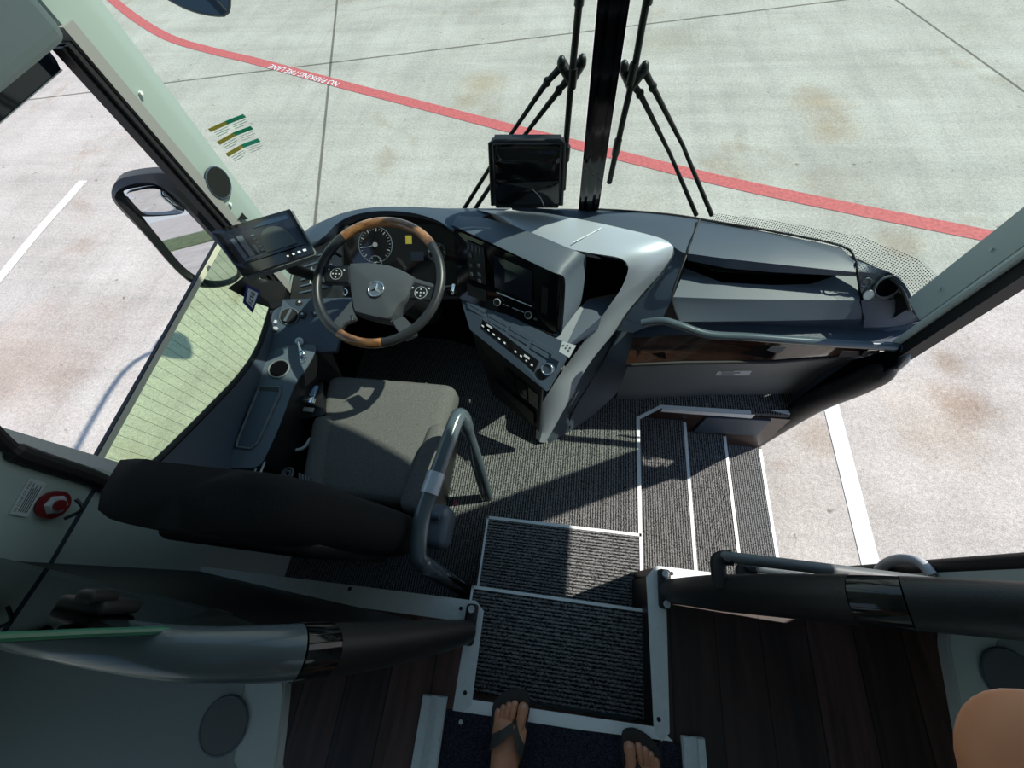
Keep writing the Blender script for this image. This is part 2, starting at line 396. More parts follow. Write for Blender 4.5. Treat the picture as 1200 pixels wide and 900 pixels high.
bm = B(); box(bm, -1.22, -.235, -3, -.10, -.04, 0); struct('floor', bm, K['floorwood'])
bm = B(); box(bm, .365, 1.24, -3, .088, -.04, 0); struct('floor', bm, K['floorwood'])
bm = B(); box(bm, -.235, .365, -3, -.352, -.04, -.004); struct('floor', bm, K['black'])
bm = B(); prism(bm, [(-1.22, -.6, -.52), (.425, -.6, -.52), (.425, .865, -.52), (.545, .945, -.52), (1.24, .955, -.52), (1.24, 1.36, -.52), (-1.22, 1.36, -.52)], (0, 0, -.03))
struct('floor', bm, K['carpet_y'])
def step(name, x0, x1, y0, y1, z, bot, m, nose):
    bm = B(); box(bm, x0, x1, y0, y1, bot, z); s = struct(name, bm, m)
    for n in nose:
        bm = B(); box(bm, *n); struct('nosing', bm, K['white'], s)
    return s
step('stair_step', -.262, .372, -.335, -.02, -.173, -.52, K['carpet'], [(-.268, .372, -.028, -.018, -.185, -.170), (-.270, -.262, -.075, -.018, -.185, -.170)])
step('stair_step', -.268, .384, -.02, .258, -.347, -.52, K['carpet'], [(-.276, .392, .250, .262, -.36, -.344), (-.277, -.268, -.02, .262, -.36, -.344), (.383, .393, .09, .262, -.36, -.344)])
step('entry_step', .425, .72, .09, .945, -.68, -1.15, K['carpet_y'], [(.706, .722, .09, .935, -.692, -.677)])
step('entry_step', .72, .995, .09, .945, -.84, -1.15, K['carpet_y'], [(.981, .997, .09, .935, -.852, -.837)])
step('entry_step', .995, 1.265, .09, .945, -1.0, -1.15, K['carpet_y'], [(1.250, 1.267, .09, .935, -1.012, -.997)])
bm = B(); box(bm, .36, .372, .088, .11, -.52, -.03); box(bm, .365, 1.24, .076, .09, -1.1, -.04); struct('wall_stairwell', bm, K['walnut'])
bm = B(); box(bm, .425, 1.24, .945, .965, -1.1, -.55); w = struct('wall_stairwell', bm, K['walnut'])
bm = B(); prism(bm, [Y(828, 487, .945), Y(903, 491, .945), Y(887, 508, .945), Y(812, 504, .945)], (0, -.012, 0)); struct('service_panel', bm, K['dash'], w)
bm = B(); box(bm, -.245, .35, -.352, -.337, -.172, -.02); struct('wall_riser', bm, K['walnut'])
bm = B(); box(bm, -1.22, -.25, -.11, -.098, -.52, -.03); box(bm, -.25, -.24, -.35, -.1, -.3, -.03); box(bm, .352, .364, -.35, .08, -.4, -.03); struct('wall_riser', bm, K['black'])
bm = B(); box(bm, .41, .425, .09, .865, -1.1, -.535); struct('wall_riser', bm, K['walnut'])
# aluminium edging of the well, screwed down
def trim(pts, mt, h=.006, screws=()):
    bm = B(); prism(bm, [p + V((0, 0, .001)) for p in pts], (0, 0, h)); t = struct('trim_%d' % trim.n, bm, mt); trim.n += 1
    for s in screws:
        bm = B(); disc(bm, Z(*s, h + .001), (0, 0, 1), .006, .002, 12); struct('screw', bm, K['rubber'], t)
    return t
trim.n = 1
trim(Zc([(231, 663), (558, 704), (567, 716), (553, 826), (540, 836), (531, 832), (546, 738), (541, 728), (233, 686)], 0), K['alu'], screws=[(410, 690), (540, 713), (545, 812)])
trim(Zc([(769, 663), (905, 680), (905, 697), (786, 692), (780, 700), (784, 858), (775, 868), (766, 858), (757, 676)], 0), K['alu'], screws=[(787, 672), (772, 843)])
trim(Zc([(549, 819), (772, 852), (788, 868), (533, 836)], 0), K['white'], .0055)
# cab floor edging around the entry well
bm = B()
for a, b, c, d in ((( .415, .09), (.432, .09), (.432, .862), (.415, .872)), ((.415, .872), (.432, .862), (.552, .94), (.543, .955)), ((.543, .955), (.552, .935), (1.0, .945), (1.0, .965))):
    prism(bm, [(a[0], a[1], -.52), (b[0], b[1], -.52), (c[0], c[1], -.52), (d[0], d[1], -.52)], (0, 0, .004))
prism(bm, [(.552, .934, -.52), (1.02, .944, -.52), (1.02, .944, -.565), (.552, .934, -.55)], (0, -.004, 0))
prism(bm, Zc([(903, 481), (925, 486), (947, 471), (968, 470), (968, 466), (944, 466), (922, 481)], -.518), (0, 0, .004))
struct('trim_4', bm, K['white'])

# walls
bm = B(); xl = -1.22
box(bm, xl - .06, xl, -3, 1.16, G + .3, .14)            # below the windows
box(bm, xl - .06, xl, -.62, .145, .14, 2.1)             # pillar behind the driver
box(bm, xl - .06, xl, -3, -.62, .14, .62); box(bm, xl - .06, xl, -3, -.62, 1.75, 2.1)
w = struct('wall_left', bm, K['lining2'])
bm = B(); prism(bm, [X(112, 574, xl), X(107, 574, xl), X(56, 661, xl), X(61, 661, xl)], (.003, 0, 0)); struct('panel_seam', bm, K['dash'], w)
bm = B(); rbox(bm, (xl - .02, .49, 1.625), (.16, 1.01, 1.02), .03); struct('ceiling_header', bm, K['lining'], w)
bm = B(); box(bm, xl - .06, xl - .02, .145, 1.0, .10, .15); struct('window_sill', bm, K['dash'], w)
bm = B(); tube(bm, spline([X(-30, 482, xl + .005), X(12, 525, xl + .005), X(40, 538, xl + .005), X(112, 562, xl + .005), X(150, 585, xl + .005)], 5), [.015] * 6 + [.022] * 15, 10); struct('rubber_seal', bm, K['rubber'], w)
bm = B(); box(bm, xl - .05, xl - .004, .146, .175, .14, 1.12); struct('seal_strip', bm, K['alu'], w)
bm = B(); xr = 1.235
box(bm, xr, xr + .05, -3, .20, G + .35, .7); box(bm, xr, xr + .05, -3, .20, 1.75, 2.1); box(bm, xr, xr + .05, -.75, .20, .7, 1.75)
box(bm, xr, xr + .05, .20, 1.0, 1.20, 2.1)
w = struct('wall_right', bm, K['lining2'])
bm = B(); box(bm, xr - .01, xr + .04, .985, 1.12, G + .35, -.06); struct('door_post', bm, K['dash'], w)
bm = B(); box(bm, -1.28, 1.29, -3.06, -3, G + .3, 2.1); struct('wall_rear', bm, K['lining2'])
top = WS(2.1, .01)
bm = B(); prism(bm, [(-1.28, .02, 2.1), (-1.28, 1.0, 2.1)] + [tuple(p) for p in top] + [(1.29, 1.0, 2.1), (1.29, .02, 2.1)], (0, 0, .12))
box(bm, -1.28, 1.29, -3.05, -.85, 2.1, 2.22); box(bm, -1.28, -.36, -.85, .02, 2.1, 2.22); box(bm, .36, 1.29, -.85, .02, 2.1, 2.22); struct('ceiling', bm, K['lining'])
bm = B(); box(bm, -.36, .36, -.85, .02, 2.19, 2.20); struct('window_6', bm, K['added_hatch'])  # unseen skylight, added to let sky light down onto the steps and feet
# nose of the bus below the windscreen
bm = B(); loft(bm, [WS(.24, .0), WS(.16, .02), WS(-.3, .05), WS(-1.05, .03)], 40); struct('wall_front', bm, K['rubber'], smooth=40)
# pillars at both ends of the windscreen
def pillar(n, side, y0, y1):
    bm = B(); x = side
    a = [(x, y0, .10), (x, y0, 2.1)]
    s = 1 if x < 0 else -1
    pr = [(-.03, y0 - .004), (.0, y0), (.004, y0 + .02), (.010, y0 + .09), (.0, y1 - .01), (-.03, y1 + .01)]
    loft(bm, [[(x + s * p[0], p[1] - .078 * 0 * z, z) for z in (.05 if x < 0 else .27, .7, 1.4, 2.1)] for p in pr], 4)
    return struct('trim_%d' % n, bm, K['lining'] if x < 0 else K['lining2'], smooth=50)
p1 = pillar(5, -1.215, 1.035, 1.19)
bm = B(); box(bm, -1.245, -1.203, 1.022, 1.058, .16, 1.125); struct('gray_edge', bm, K['lining3'], p1)
bm = B(); box(bm, -1.24, -1.213, .985, 1.024, .16, 1.10); box(bm, -1.25, -1.20, .995, 1.006, .16, 1.10); struct('rubber_seal', bm, K['rubber'], p1)
p2 = pillar(6, 1.215, .985, 1.075)
bm = B(); tube(bm, [(1.222, .968, .15), (1.222, .968, 2.0)], .014, 10); struct('gray_edge', bm, K['lining2'], p2)
bm = B(); box(bm, 1.225, 1.275, .915, .962, -.1, 1.2); struct('rubber_seal', bm, K['rubber'], p2)
for z in (.38, .55, .9):
    bm = B(); disc(bm, (1.205, 1.03, z), (-1, 0, 0), .006, .003, 12); struct('screw_cap', bm, K['lining2'], p2)
# windscreen panes and the divider between them
for i, (a, b) in enumerate(((-1.3, .035), (.095, 1.3))):
    bm = B(); loft(bm, [split(WS(z), a, b) for z in (.22, .8, 1.5, 2.1)], 40); w = struct('window_%d' % (i + 1), bm, K['ws'], smooth=60)
    if i:
        bm = B(); loft(bm, [q for q in ([p for p in split(WS(.28, -.008), .55, 1.3)], [p + V((0, 0, .022 + .075 * max(0, (p.x - .42) / .8))) for p in split(WS(.28, -.008), .55, 1.3)])], 60, uv=True); struct('frit_dots', bm, K['frit'], w)
bm = B()
def cp(z, y): return [(x, y - .078 * (z - .3), z) for x in (.022, .108)]
for x0, x1, y0, y1 in ((.022, .108, 1.475, 1.515), (.030, .042, 1.462, 1.476), (.054, .076, 1.460, 1.476), (.088, .100, 1.462, 1.476)):
    a = [(x0, y0 - .078 * (z - .3), z) for z in (.24, 2.1)]; b = [(x1, y0 - .078 * (z - .3), z) for z in (.24, 2.1)]
    prism(bm, [a[0], b[0], b[1], a[1]], (0, y1 - y0, 0))
struct('trim_7', bm, K['gloss'])
# driver's side window: fixed lower pane with heating wires, open upper half
xg = -1.235
bar0, bar1 = X(112, 541, xg), X(246, 303, xg)
barz = lambda y: bar0.z + (bar1.z - bar0.z) * (y - bar0.y) / (bar1.y - bar0.y)
bm = B(); prism(bm, [(xg, .15, .12), (xg, 1.0, .12), (xg, 1.0, barz(1.0)), (xg, .15, barz(.15))], (-.003, 0, 0)); w = struct('window_3', bm, K['side'])
bm = B(); n = 26
for k in range(n):
    y = .18 + .8 * k / (n - 1); box(bm, xg + .001, xg + .002, y, y + .0007, .13, barz(y) - .012)
struct('heating_wires', bm, K['ink'], w)
bm = B(); prism(bm, [(xg - .006, .15, barz(.15) - .010), (xg - .006, 1.0, barz(1.) - .010), (xg - .006, 1.0, barz(1.) + .007), (xg - .006, .15, barz(.15) + .007)], (.014, 0, 0))
bb = struct('window_bar', bm, K['strip'], w)
bm = B(); prism(bm, [(xg - .006, .15, barz(.15) + .007), (xg - .006, 1.0, barz(1.) + .007), (xg - .006, 1.0, barz(1.) + .010), (xg - .006, .15, barz(.15) + .010)], (.012, 0, 0)); struct('rubber_lip', bm, K['rubber'], bb)
bm = B(); box(bm, xg - .014, xg + .016, .955, 1.0, barz(1.) - .016, barz(1.) + .012); struct('rubber_stop', bm, K['rubber'], bb)
# dark lower edge under the driver's glass
SILL = [X(334, 338, -1.21), X(320, 356, -1.21), X(304, 404, -1.21), X(283, 438, -1.21), X(242, 482, -1.21), X(194, 530, -1.21), X(150, 570, -1.21)]
bm = B(); tube(bm, spline(SILL, 6), .010, 8); struct('trim_8', bm, K['rubber'])
for i, (x, y0, y1) in enumerate(((-1.25, -3, -.62), (1.26, -3, -.75))):
    bm = B(); box(bm, x - .003, x + .003, y0, y1, .7, 1.75); struct('window_%d' % (4 + i), bm, K['dark_glass'])
# rear rubber of the entry door opening and the heavy rubber-edged post in front of it
bm = B(); tube(bm, spline([(1.262, .215, -1.1), (1.262, .215, -.4), (1.262, .215, .2), (1.262, .215, 1.2)], 3), .03, 10); struct('trim_9', bm, K['rubber'], smooth=40)
bm = B(); tube(bm, spline([X(1046, 430, 1.235), X(1005, 450, 1.238), X(945, 476, 1.24), X(875, 520, 1.25)], 6), [.014, .030, .040] + [.045 + .001 * k for k in range(16)], 14); pst = struct('trim_10', bm, K['soft'], smooth=40)
bm = B(); q = X(935, 482, 1.24); tube(bm, [q + V((0, 0, .01)), q - V((0, 0, .01))], .052, 14); struct('collar', bm, K['rubber'], pst, 40)

# painted markings on the road
def ribbon(bm, c, w, z):
    c = [V(p) for p in c]; L = []; R = []
    for i, p in enumerate(c):
        t = (c[min(i + 1, len(c) - 1)] - c[max(i - 1, 0)]); t.z = 0; t.normalize(); nn = V((-t.y, t.x, 0))
        L.append(p + nn * w / 2 + V((0, 0, z))); R.append(p - nn * w / 2 + V((0, 0, z)))
    return loft(bm, [L, R], len(c) * 3)
red = [Z(x, y, G) for x, y in ((60, -62), (125, -6), (160, 22), (200, 45), (250, 60), (300, 72), (400, 99), (500, 125), (600, 151), (700, 176), (850, 213), (1000, 245), (1150, 275), (1300, 307))]
bm = B(); ribbon(bm, spline(red, 5), .165, .004)
rl = tag(obj('painted_stripe', bm, K['paint_red'], smooth=0), 'long red fire lane stripe painted across the concrete ahead of the bus', 'road marking')
bm = B(); a, b = Z(396, 99, G + .008), Z(316, 77.5, G + .008); t = (b - a); nn = V((t.y, -t.x, 0)).normalized() * -1
letters(bm, 'NO PARKING FIRE LANE', a - V((-nn.x, -nn.y, 0)) * -.055 , t, -V((t.y, -t.x, 0)), (t.length, .11))
o = obj('lettering', bm, K['mark'], rl, 0, label='white stencilled lettering')
bm = B(); ribbon(bm, [Z(98, 212, G), Z(46, 270, G), Z(-20, 350, G)], .12, .004)
tag(obj('painted_line', bm, K['paint_white'], smooth=0), 'straight white parking line on the concrete left of the bus', 'road marking')
bm = B(); ribbon(bm, [V((2.0, 1.75, G)), V((2.0, 1.0, G)), V((1.985, -1.0, G))], .11, .004)
tag(obj('painted_line', bm, K['paint_white'], smooth=0), 'faded white line on the concrete outside the open entry door', 'road marking')

# ------------------------------------------------------------------ dashboard
dash = root('dashboard', 'wide dark gray dashboard running under the whole windscreen', 'dashboard', (.3, 1.2, -.5))
rearL = [(-1.205, 1.02, .20), (-1.205, 1.20, .25), (-1.195, 1.31, .27), (-1.10, 1.385, .275), (-.9, 1.445, .28), (-.57, 1.468, .28), (-.27, 1.478, .28)]
rearR = [(-.27, 1.478, .28), (.07, 1.484, .28), (.45, 1.455, .28), (.775, 1.365, .28), (1.04, 1.262, .28), (1.185, 1.15, .27), (1.215, 1.04, .25)]
rearL = spline(rearL, 6); rearR = spline(rearR, 6)
# driver's side: brow over the instruments
browL = spline([Z(352, 300, .24), Z(366, 287, .27), Z(381, 276, .29), Z(396, 261, .305), Z(418, 251, .315), Z(450, 247, .32), Z(486, 250, .32), Z(514, 259, .315), Z(527, 268, .305), Z(533, 272, .30)], 5)
inner = [p + V((0, .03, -.05)) for p in browL]
bm = B(); loft(bm, [rearL, [a.lerp(b, .5) + V((0, 0, .018)) for a, b in zip(resample(rearL, 40), resample(browL, 40))], browL, [p + V((0, .004, -.016)) for p in browL], inner], 40)
obj('instrument_brow', bm, K['dash'], dash, 50)
_a, _b, _c = Z(388, 345, .10), Z(532, 345, .10), Z(530, 268, .275) + V((0, .03, 0))
_c.y = Z(386, 262, .275).y + .02; cl = Patch(_a, _b, _c, _c + (_a - _b))
bm = B(); cl.slab(bm, -.04, 1.04, -.02, 1.0, -.02, 0); clo = obj('instrument_cluster', bm, K['gloss'], dash, 0)
def on(p, px, py):                                     # where a line of sight meets a patch
    return PL(px, py, p.q[0], p.n)
def gauge(px, py, r, ticks=24, needle=None):
    c = on(cl, px, py) + cl.n * .002
    bm = B(); ring(bm, c, cl.n, r, .0022, 40, 6); o = obj('gauge', bm, K['dash2'], clo, 60)
    bm = B(); e1 = (cl.q[1] - cl.q[0]).normalized(); e2 = cl.n.cross(e1)
    for k in range(ticks):
        t = math.radians(225 - 270 * k / (ticks - 1)); u = e1 * math.cos(t) + e2 * math.sin(t); w_ = cl.n.cross(u) * (.0022 if k % 3 == 0 else .0011)
        a, b = c + u * r * (.74 if k % 3 == 0 else .82), c + u * r * .92
        prism(bm, [a - w_, a + w_, b + w_, b - w_], cl.n * .001)
    obj('tick_marks', bm, K['dimw'], o, 0)
    if needle is not None:
        t = math.radians(needle); u = e1 * math.cos(t) + e2 * math.sin(t); w_ = cl.n.cross(u) * .0022
        bm = B(); prism(bm, [c - w_ - u * .01, c + w_ - u * .01, c + u * r * .8], cl.n * .002); disc(bm, c, cl.n, r * .14, .004, 16); obj('needle', bm, K['dimw'], o, 0)
gauge(440, 287, .078, 24, 195); gauge(440, 308, .030, 9, 205); gauge(512, 296, .04, 16)
bm = B(); c = on(cl, 479, 281); e1 = (cl.q[1] - cl.q[0]).normalized(); e2 = cl.n.cross(e1)
prism(bm, [c + e1 * a + e2 * b for a, b in ((-.014, -.018), (.014, -.018), (.014, .018), (-.014, .018))], cl.n * .002); obj('warning_lamp', bm, K['yellow'], clo, 0, 'lit amber warning square')
bm = B(); c = on(cl, 489, 298)
prism(bm, [c + e1 * a + e2 * b for a, b in ((-.03, -.03), (.03, -.03), (.03, .012), (-.03, .012))], cl.n * .0015); obj('display', bm, K['screen'], clo, 0)
# wing left of the wheel with black vents
wing = Patch(Z(338, 362, .19), Z(402, 352, .19), Z(398, 270, .26) + V((0, .02, 0)), Z(350, 290, .255) + V((0, .0, 0)))
bm = B(); wing.slab(bm, 0, 1, 0, 1, -.02, 0); wo = obj('vent_panel', bm, K['black'], dash, 0)
bm = B()
for k in range(6): wing.slab(bm, .18, .80, .20 + k * .1, .225 + k * .1, 0, .006)
obj('vent_slats', bm, K['dash'], wo, 0)
bm = B(); wing.slab(bm, .38, .40, .3, .55, .006, .012); obj('vent_lever', bm, K['chrome'], wo, 0)
# dark knee area and steering column shroud
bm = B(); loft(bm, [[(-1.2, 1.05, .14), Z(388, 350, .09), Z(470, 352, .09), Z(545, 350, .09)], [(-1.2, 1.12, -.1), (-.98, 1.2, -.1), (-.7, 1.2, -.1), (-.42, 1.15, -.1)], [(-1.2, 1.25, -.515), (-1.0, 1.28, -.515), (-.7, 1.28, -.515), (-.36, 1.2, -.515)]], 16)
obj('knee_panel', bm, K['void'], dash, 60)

# passenger side: top pad
topF = [Z(600, 246, .275), Z(640, 252, .28), Z(700, 263, .285), Z(775, 280, .29), Z(803, 298, .29), Z(905, 312, .285), Z(1000, 318, .28), Z(1045, 323, .275), Z(1064, 340, .262), Z(1072, 366, .24)]
midR = [a.lerp(b, .45) + V((0, 0, .014)) for a, b in zip(resample(rearR, 50), resample(topF, 50))]
bm = B(); loft(bm, [rearR, midR, topF], 50); obj('top_pad', bm, K['dash'], dash, 50)
bm = B(); tube(bm, rearR[6:], .006, 6); obj('windscreen_lip', bm, K['rubber'], dash, 50)
# panel between the silver arch and the locker
bm = B(); loft(bm, [[Z(788, 288, .29), Z(792, 298, .27), Z(780, 315, .22), Z(740, 362, .09), Z(722, 387, .0)], [Z(803, 297, .288), Z(802, 305, .26), Z(790, 345, .20), Z(775, 376, .13), Z(742, 390, .06)]], 14)
obj('side_pad', bm, K['dash'], dash, 60)
# locker: raised lid, deep dark slot and the ledge under it
lid = root_part = B()
lidtop = [Z(818, 259, .292), Z(905, 273, .294), Z(985, 290, .292), Z(1000, 304, .288)]
lidmid = [Z(812, 280, .306), Z(905, 294, .306), Z(1000, 311, .296)]
lidfr = [Z(806, 297, .300), Z(850, 303, .300), Z(905, 309, .299), Z(1003, 319, .288)]
lidlow = [Z(806, 305, .27), Z(850, 314, .268), Z(905, 319, .268), Z(1003, 324, .27)]
loft(lid, [lidtop, lidmid, lidfr, lidlow], 30)
lido = obj('locker_lid', lid, K['dash'], dash, 40)
back = [Z(806, 306, .262), Z(838, 318, .255), Z(905, 322, .255), Z(960, 322, .255), Z(988, 318, .265), Z(1003, 322, .27)]
slot = [p + V((0, .09, -.04)) for p in back]
l0 = [Z(803, 314, .21), Z(846, 331, .205), Z(905, 334, .205), Z(950, 333, .205), Z(985, 321, .215), Z(1003, 322, .22)]
l1 = [Z(789, 348, .195), Z(846, 350, .195), Z(905, 351, .195), Z(1008, 352, .195)]
l2 = [Z(789, 356, .17), Z(905, 360, .17), Z(1009, 358, .175)]
l3 = [Z(797, 377, .125), Z(905, 376, .125), Z(1011, 374, .13)]
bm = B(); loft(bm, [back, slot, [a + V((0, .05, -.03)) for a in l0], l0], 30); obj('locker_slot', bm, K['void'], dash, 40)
bm = B(); loft(bm, [l0, l1, [p + V((0, -.004, -.006)) for p in l1], l2, l3], 30); obj('locker_ledge', bm, K['dash2'], dash, 40)
bm = B(); tube(bm, spline([Z(820, 257, .298), Z(905, 271, .300), Z(985, 288, .297), Z(1002, 304, .292), Z(1005, 320, .285), Z(1008, 345, .20), Z(1012, 375, .13)], 5), .0042, 6)
tube(bm, spline([Z(820, 257, .298), Z(804, 300, .29), Z(788, 346, .20), Z(796, 378, .13)], 5), .0042, 6); obj('locker_seam', bm, K['rubber'], dash, 50)
# right hand end with the cup holder
e0 = [Z(1004, 318, .282), Z(1045, 323, .278), Z(1062, 335, .268), Z(1073, 363, .243)]
e1_ = [Z(1012, 352, .195), Z(1040, 352, .195), Z(1062, 348, .20), Z(1074, 366, .236)]
ep = Patch(Z(1005, 322, .268), Z(1058, 326, .268), Z(1056, 352, .215), Z(1010, 352, .215), True)
bm = B(); loft(bm, [e0, [a.lerp(b, .08) - V((0, 0, .006)) for a, b in zip(resample(e0, 20), resample(e1_, 20))], e1_], 20); obj('end_panel', bm, K['dash_light'], dash, 40)
bm = B(); loft(bm, [[Z(1009, 352, .196), Z(1036, 352, .197), Z(1062, 349, .207)], [Z(1012, 374, .13), Z(1042, 373, .13), Z(1072, 371, .155)], [Z(1012, 384, .10), Z(1045, 383, .10), Z(1080, 377, .125)]], 12)
loft(bm, [[Z(1062, 349, .207), Z(1072, 371, .155), Z(1080, 377, .125)], [Z(1074, 366, .24), Z(1086, 366, .20), Z(1089, 371, .17)]], 12)
obj('end_cap', bm, K['dash'], dash, 50)
epn = (e1_[0] - e0[0]).cross(e0[1] - e0[0]).normalized(); epn = epn if epn.z > 0 else -epn
c = PL(1039, 336, e0[0].lerp(e1_[0], .5), epn) + epn * .004
bm = B(); ring(bm, c, epn, .040, .005, 32, 8); obj('cup_ring', bm, K['dash_light'], dash, 60)
bm = B(); disc(bm, c - epn * .001, epn, .037, .003, 28); obj('cup_well', bm, K['void'], dash, 40)  # flat disc, painted black in place of the cup's inner shade
c = PL(1017, 345, e0[0].lerp(e1_[0], .5), epn) + epn * .002
bm = B(); disc(bm, c, epn, .016, .006, 24); ring(bm, c + epn * .004, epn, .017, .002, 24, 6); obj('round_button', bm, K['foil'], dash, 50, 'pale round button')
c = PL(1014, 331, e0[0].lerp(e1_[0], .5), epn) + epn * .002
bm = B(); ring(bm, c, epn, .016, .003, 24, 6); obj('finger_hole', bm, K['dash'], dash, 50)
# recess under the locker, gloss wood band and gray lower panel
r0 = l3 + [Z(1045, 373, .13), Z(1085, 371, .16)]
r0 = [Z(742, 389, .07), Z(775, 377, .125)] + r0
r1 = [Z(742, 393, .03), Z(800, 385, .06), Z(905, 388, .06), Z(1040, 395, .07), Z(1070, 388, .10)]
r2 = [Z(742, 396, .02), Z(800, 392, .04), Z(905, 400, .05), Z(1045, 411, .08)]
bm = B(); loft(bm, [r0, [p + V((0, .03, 0)) for p in r1], r2], 30); obj('under_recess', bm, K['dash'], dash, 50)
g0 = [Z(742, 396, .02), Z(800, 391, .04), Z(905, 399, .05), Z(1045, 410, .08)]
g1 = [Z(733, 428, -.07), Z(800, 425, -.07), Z(905, 424, -.06), Z(970, 419, -.03), Z(1030, 412, .04)]
bm = B(); loft(bm, [g0, g1], 30); gw = obj('wood_band', bm, K['glosswood'], dash, 40, label='glossy dark wood band')
gp = Patch(g1[0], g1[2], g0[2], g0[0], False)
def decal(name, pts, mt, parent, lift=.004, label=None):
    pts = [V(p) for p in pts]; n = (pts[1] - pts[0]).cross(pts[2] - pts[0]).normalized()
    if n.dot(EYE - pts[0]) < 0: n = -n
    bm = B(); prism(bm, [p + n * lift for p in pts], n * .0015); return obj(name, bm, mt, parent, 0, label)
def bandp(px, py):
    u = PL(px, py, g1[1], (g0[2] - g0[1]).cross(g1[2] - g0[1])); return u
decal('switch', [bandp(*p) for p in ((757, 414), (779, 412), (781, 420), (757, 423))], K['gloss'], gw)
decal('inlay', [bandp(*p) for p in ((868, 414), (890, 403), (917, 405), (903, 419))], K['gloss'], gw, .004)
decal('inlay', [bandp(*p) for p in ((898, 409), (905, 404), (922, 405), (912, 413))], K['dash_light'], gw, .006)
decal('door_switch', [bandp(*p) for p in ((986, 410), (1006, 411), (1006, 417), (982, 417))], K['rubber'], gw, .004)
decal('door_switch', [bandp(*p) for p in ((1012, 411), (1021, 411), (1015, 417), (1008, 417))], K['rubber'], gw, .004)
bm = B(); tube(bm, g1, .009, 8); obj('band_edge', bm, K['rubber'], dash, 50)
h1 = [Z(722, 468, -.515), Z(830, 463, -.515), Z(920, 462, -.5), Z(952, 458, -.46)]
bm = B(); loft(bm, [g1, [a.lerp(b, .5) + V((0, .03, 0)) for a, b in zip(resample(g1, 20), resample(h1, 20))], h1], 20); obj('lower_panel', bm, K['dash_light'], dash, 50)
cpn = (h1[0] - g1[1]).cross(g1[2] - g1[1])
cpt = resample(g1, 20)[9].lerp(resample(h1, 20)[9], .5) + V((0, .03, 0))
tag(decal('compliance_label', [PL(*p, cpt, cpn) for p in ((842, 430), (882, 429), (877, 437), (838, 437))], K['foil'], None, .012), 'silver printed sticker on the gray panel under the dashboard', 'sticker')
bm = B()
for k in range(3):
    a, b = PL(845, 431.5 + 2 * k, cpt, cpn), PL(860 + 7 * (k % 2), 431.3 + 2 * k, cpt, cpn); n = cpn.normalized() * (1 if cpn.dot(EYE - a) > 0 else -1)
    prism(bm, [a + n * .014, b + n * .014, b + n * .014 + V((0, -.001, -.006)), a + n * .014 + V((0, -.001, -.006))], n * .001)
obj('print', bm, K['ink'], bpy.data.objects['compliance_label'], 0)

bm = B(); loft(bm, [[Z(1036, 384, .08), Z(1078, 378, .12), Z(1091, 369, .19)], [Z(1036, 398, .05), Z(1066, 392, .09), Z(1094, 374, .16)], [Z(1040, 413, .04), Z(1060, 409, .06), Z(1080, 392, .05)]], 12); obj('end_filler', bm, K['dash'], dash, 60)
bm = B(); prism(bm, [X(*p, 1.212) for p in ((1054, 406), (1000, 422), (965, 445), (930, 470), (925, 488), (1000, 455), (1050, 428))], (.006, 0, 0)); obj('end_gusset', bm, K['void'], dash, 0)
# grab rail along the dashboard
rail = spline([Z(752, 379, .125), Z(775, 376, .155), Z(795, 381, .155), Z(830, 392, .14), Z(880, 395, .14), Z(960, 401, .14), Z(1040, 406, .15), Z(1056, 409, .15), X(1061, 417, 1.245), X(1054, 427, 1.262), X(1028, 446, 1.272), X(1006, 460, 1.262)], 6)
bm = B(); tube(bm, rail, .0165, 14); t = tag(obj('grab_rail', bm, K['bluegray'], smooth=60), 'blue-gray grab rail along the front of the dashboard beside the door', 'handrail')

# ------------------------------------------------------------------ centre console angled to the driver
con = root('center_console', 'angled center console with radio stack and broad silver arch', 'console', (-.2, .9, -.52))
TL, TR, BR, BL = V((-.485, 1.305, .315)), V((-.045, 1.085, .315)), V((-.042, .965, .095)), V((-.475, 1.12, .11))
fc = Patch(BL, BR, TR, TL)
hoodF = spline([TL + V((-.02, .02, 0)), TL.lerp(TR, .5) + V((0, 0, .004)), TR + V((-.02, .006, 0)), TR + V((.022, 0, -.012)), TR + V((.036, -.008, -.05)), BR + V((.036, -.004, .05)), BR + V((.03, -.006, -.01))], 6)
hoodF2 = [p + V((.012, .03, .008)) for p in hoodF]
hoodR = spline([Z(540, 247, .30), Z(610, 268, .322), Z(660, 288, .325), Z(683, 298, .305), Z(687, 305, .26), BR + V((.105, .13, .06)), BR + V((.09, .12, -.01))], 6)
bm = B(); loft(bm, [[p + V((-.012, .03, -.012)) for p in hoodF], hoodF, hoodF2, hoodR], 44); obj('hood', bm, K['dash2'], con, 45)
bm = B(); fc.slab(bm, -.02, 1.02, -.05, .98, -.03, 0); fo = obj('display_panel', bm, K['gloss'], con, 0)
def puv(u0, u1, v0, v1, name, mt, h0=0., h1=.003, par=None, label=None, p=fc):
    bm = B(); p.slab(bm, u0, u1, v0, v1, h0, h1); return obj(name, bm, mt, par or fo, 0, label)
puv(.40, .78, .36, .86, 'screen', K['screen'])
puv(.42, .775, .285, .300, 'trim_line', K['mark'], .002, .005)
for u, v in ((.43, .14), (.75, .13)):
    bm = B(); c = fc(u, v); disc(bm, c, fc.n, .016, .014, 20, .014); k = obj('knob', bm, K['black'], fo, 40)
    bm = B(); ring(bm, c + fc.n * .012, fc.n, .0145, .002, 24, 6); obj('knob_ring', bm, K['foil'], k, 50)
puv(.48, .545, .133, .140, 'trim_line', K['mark'], .002, .004); puv(.58, .70, .133, .140, 'trim_line', K['mark'], .002, .004)
puv(.12, .30, .34, .90, 'keypad', K['black'], 0, .004)
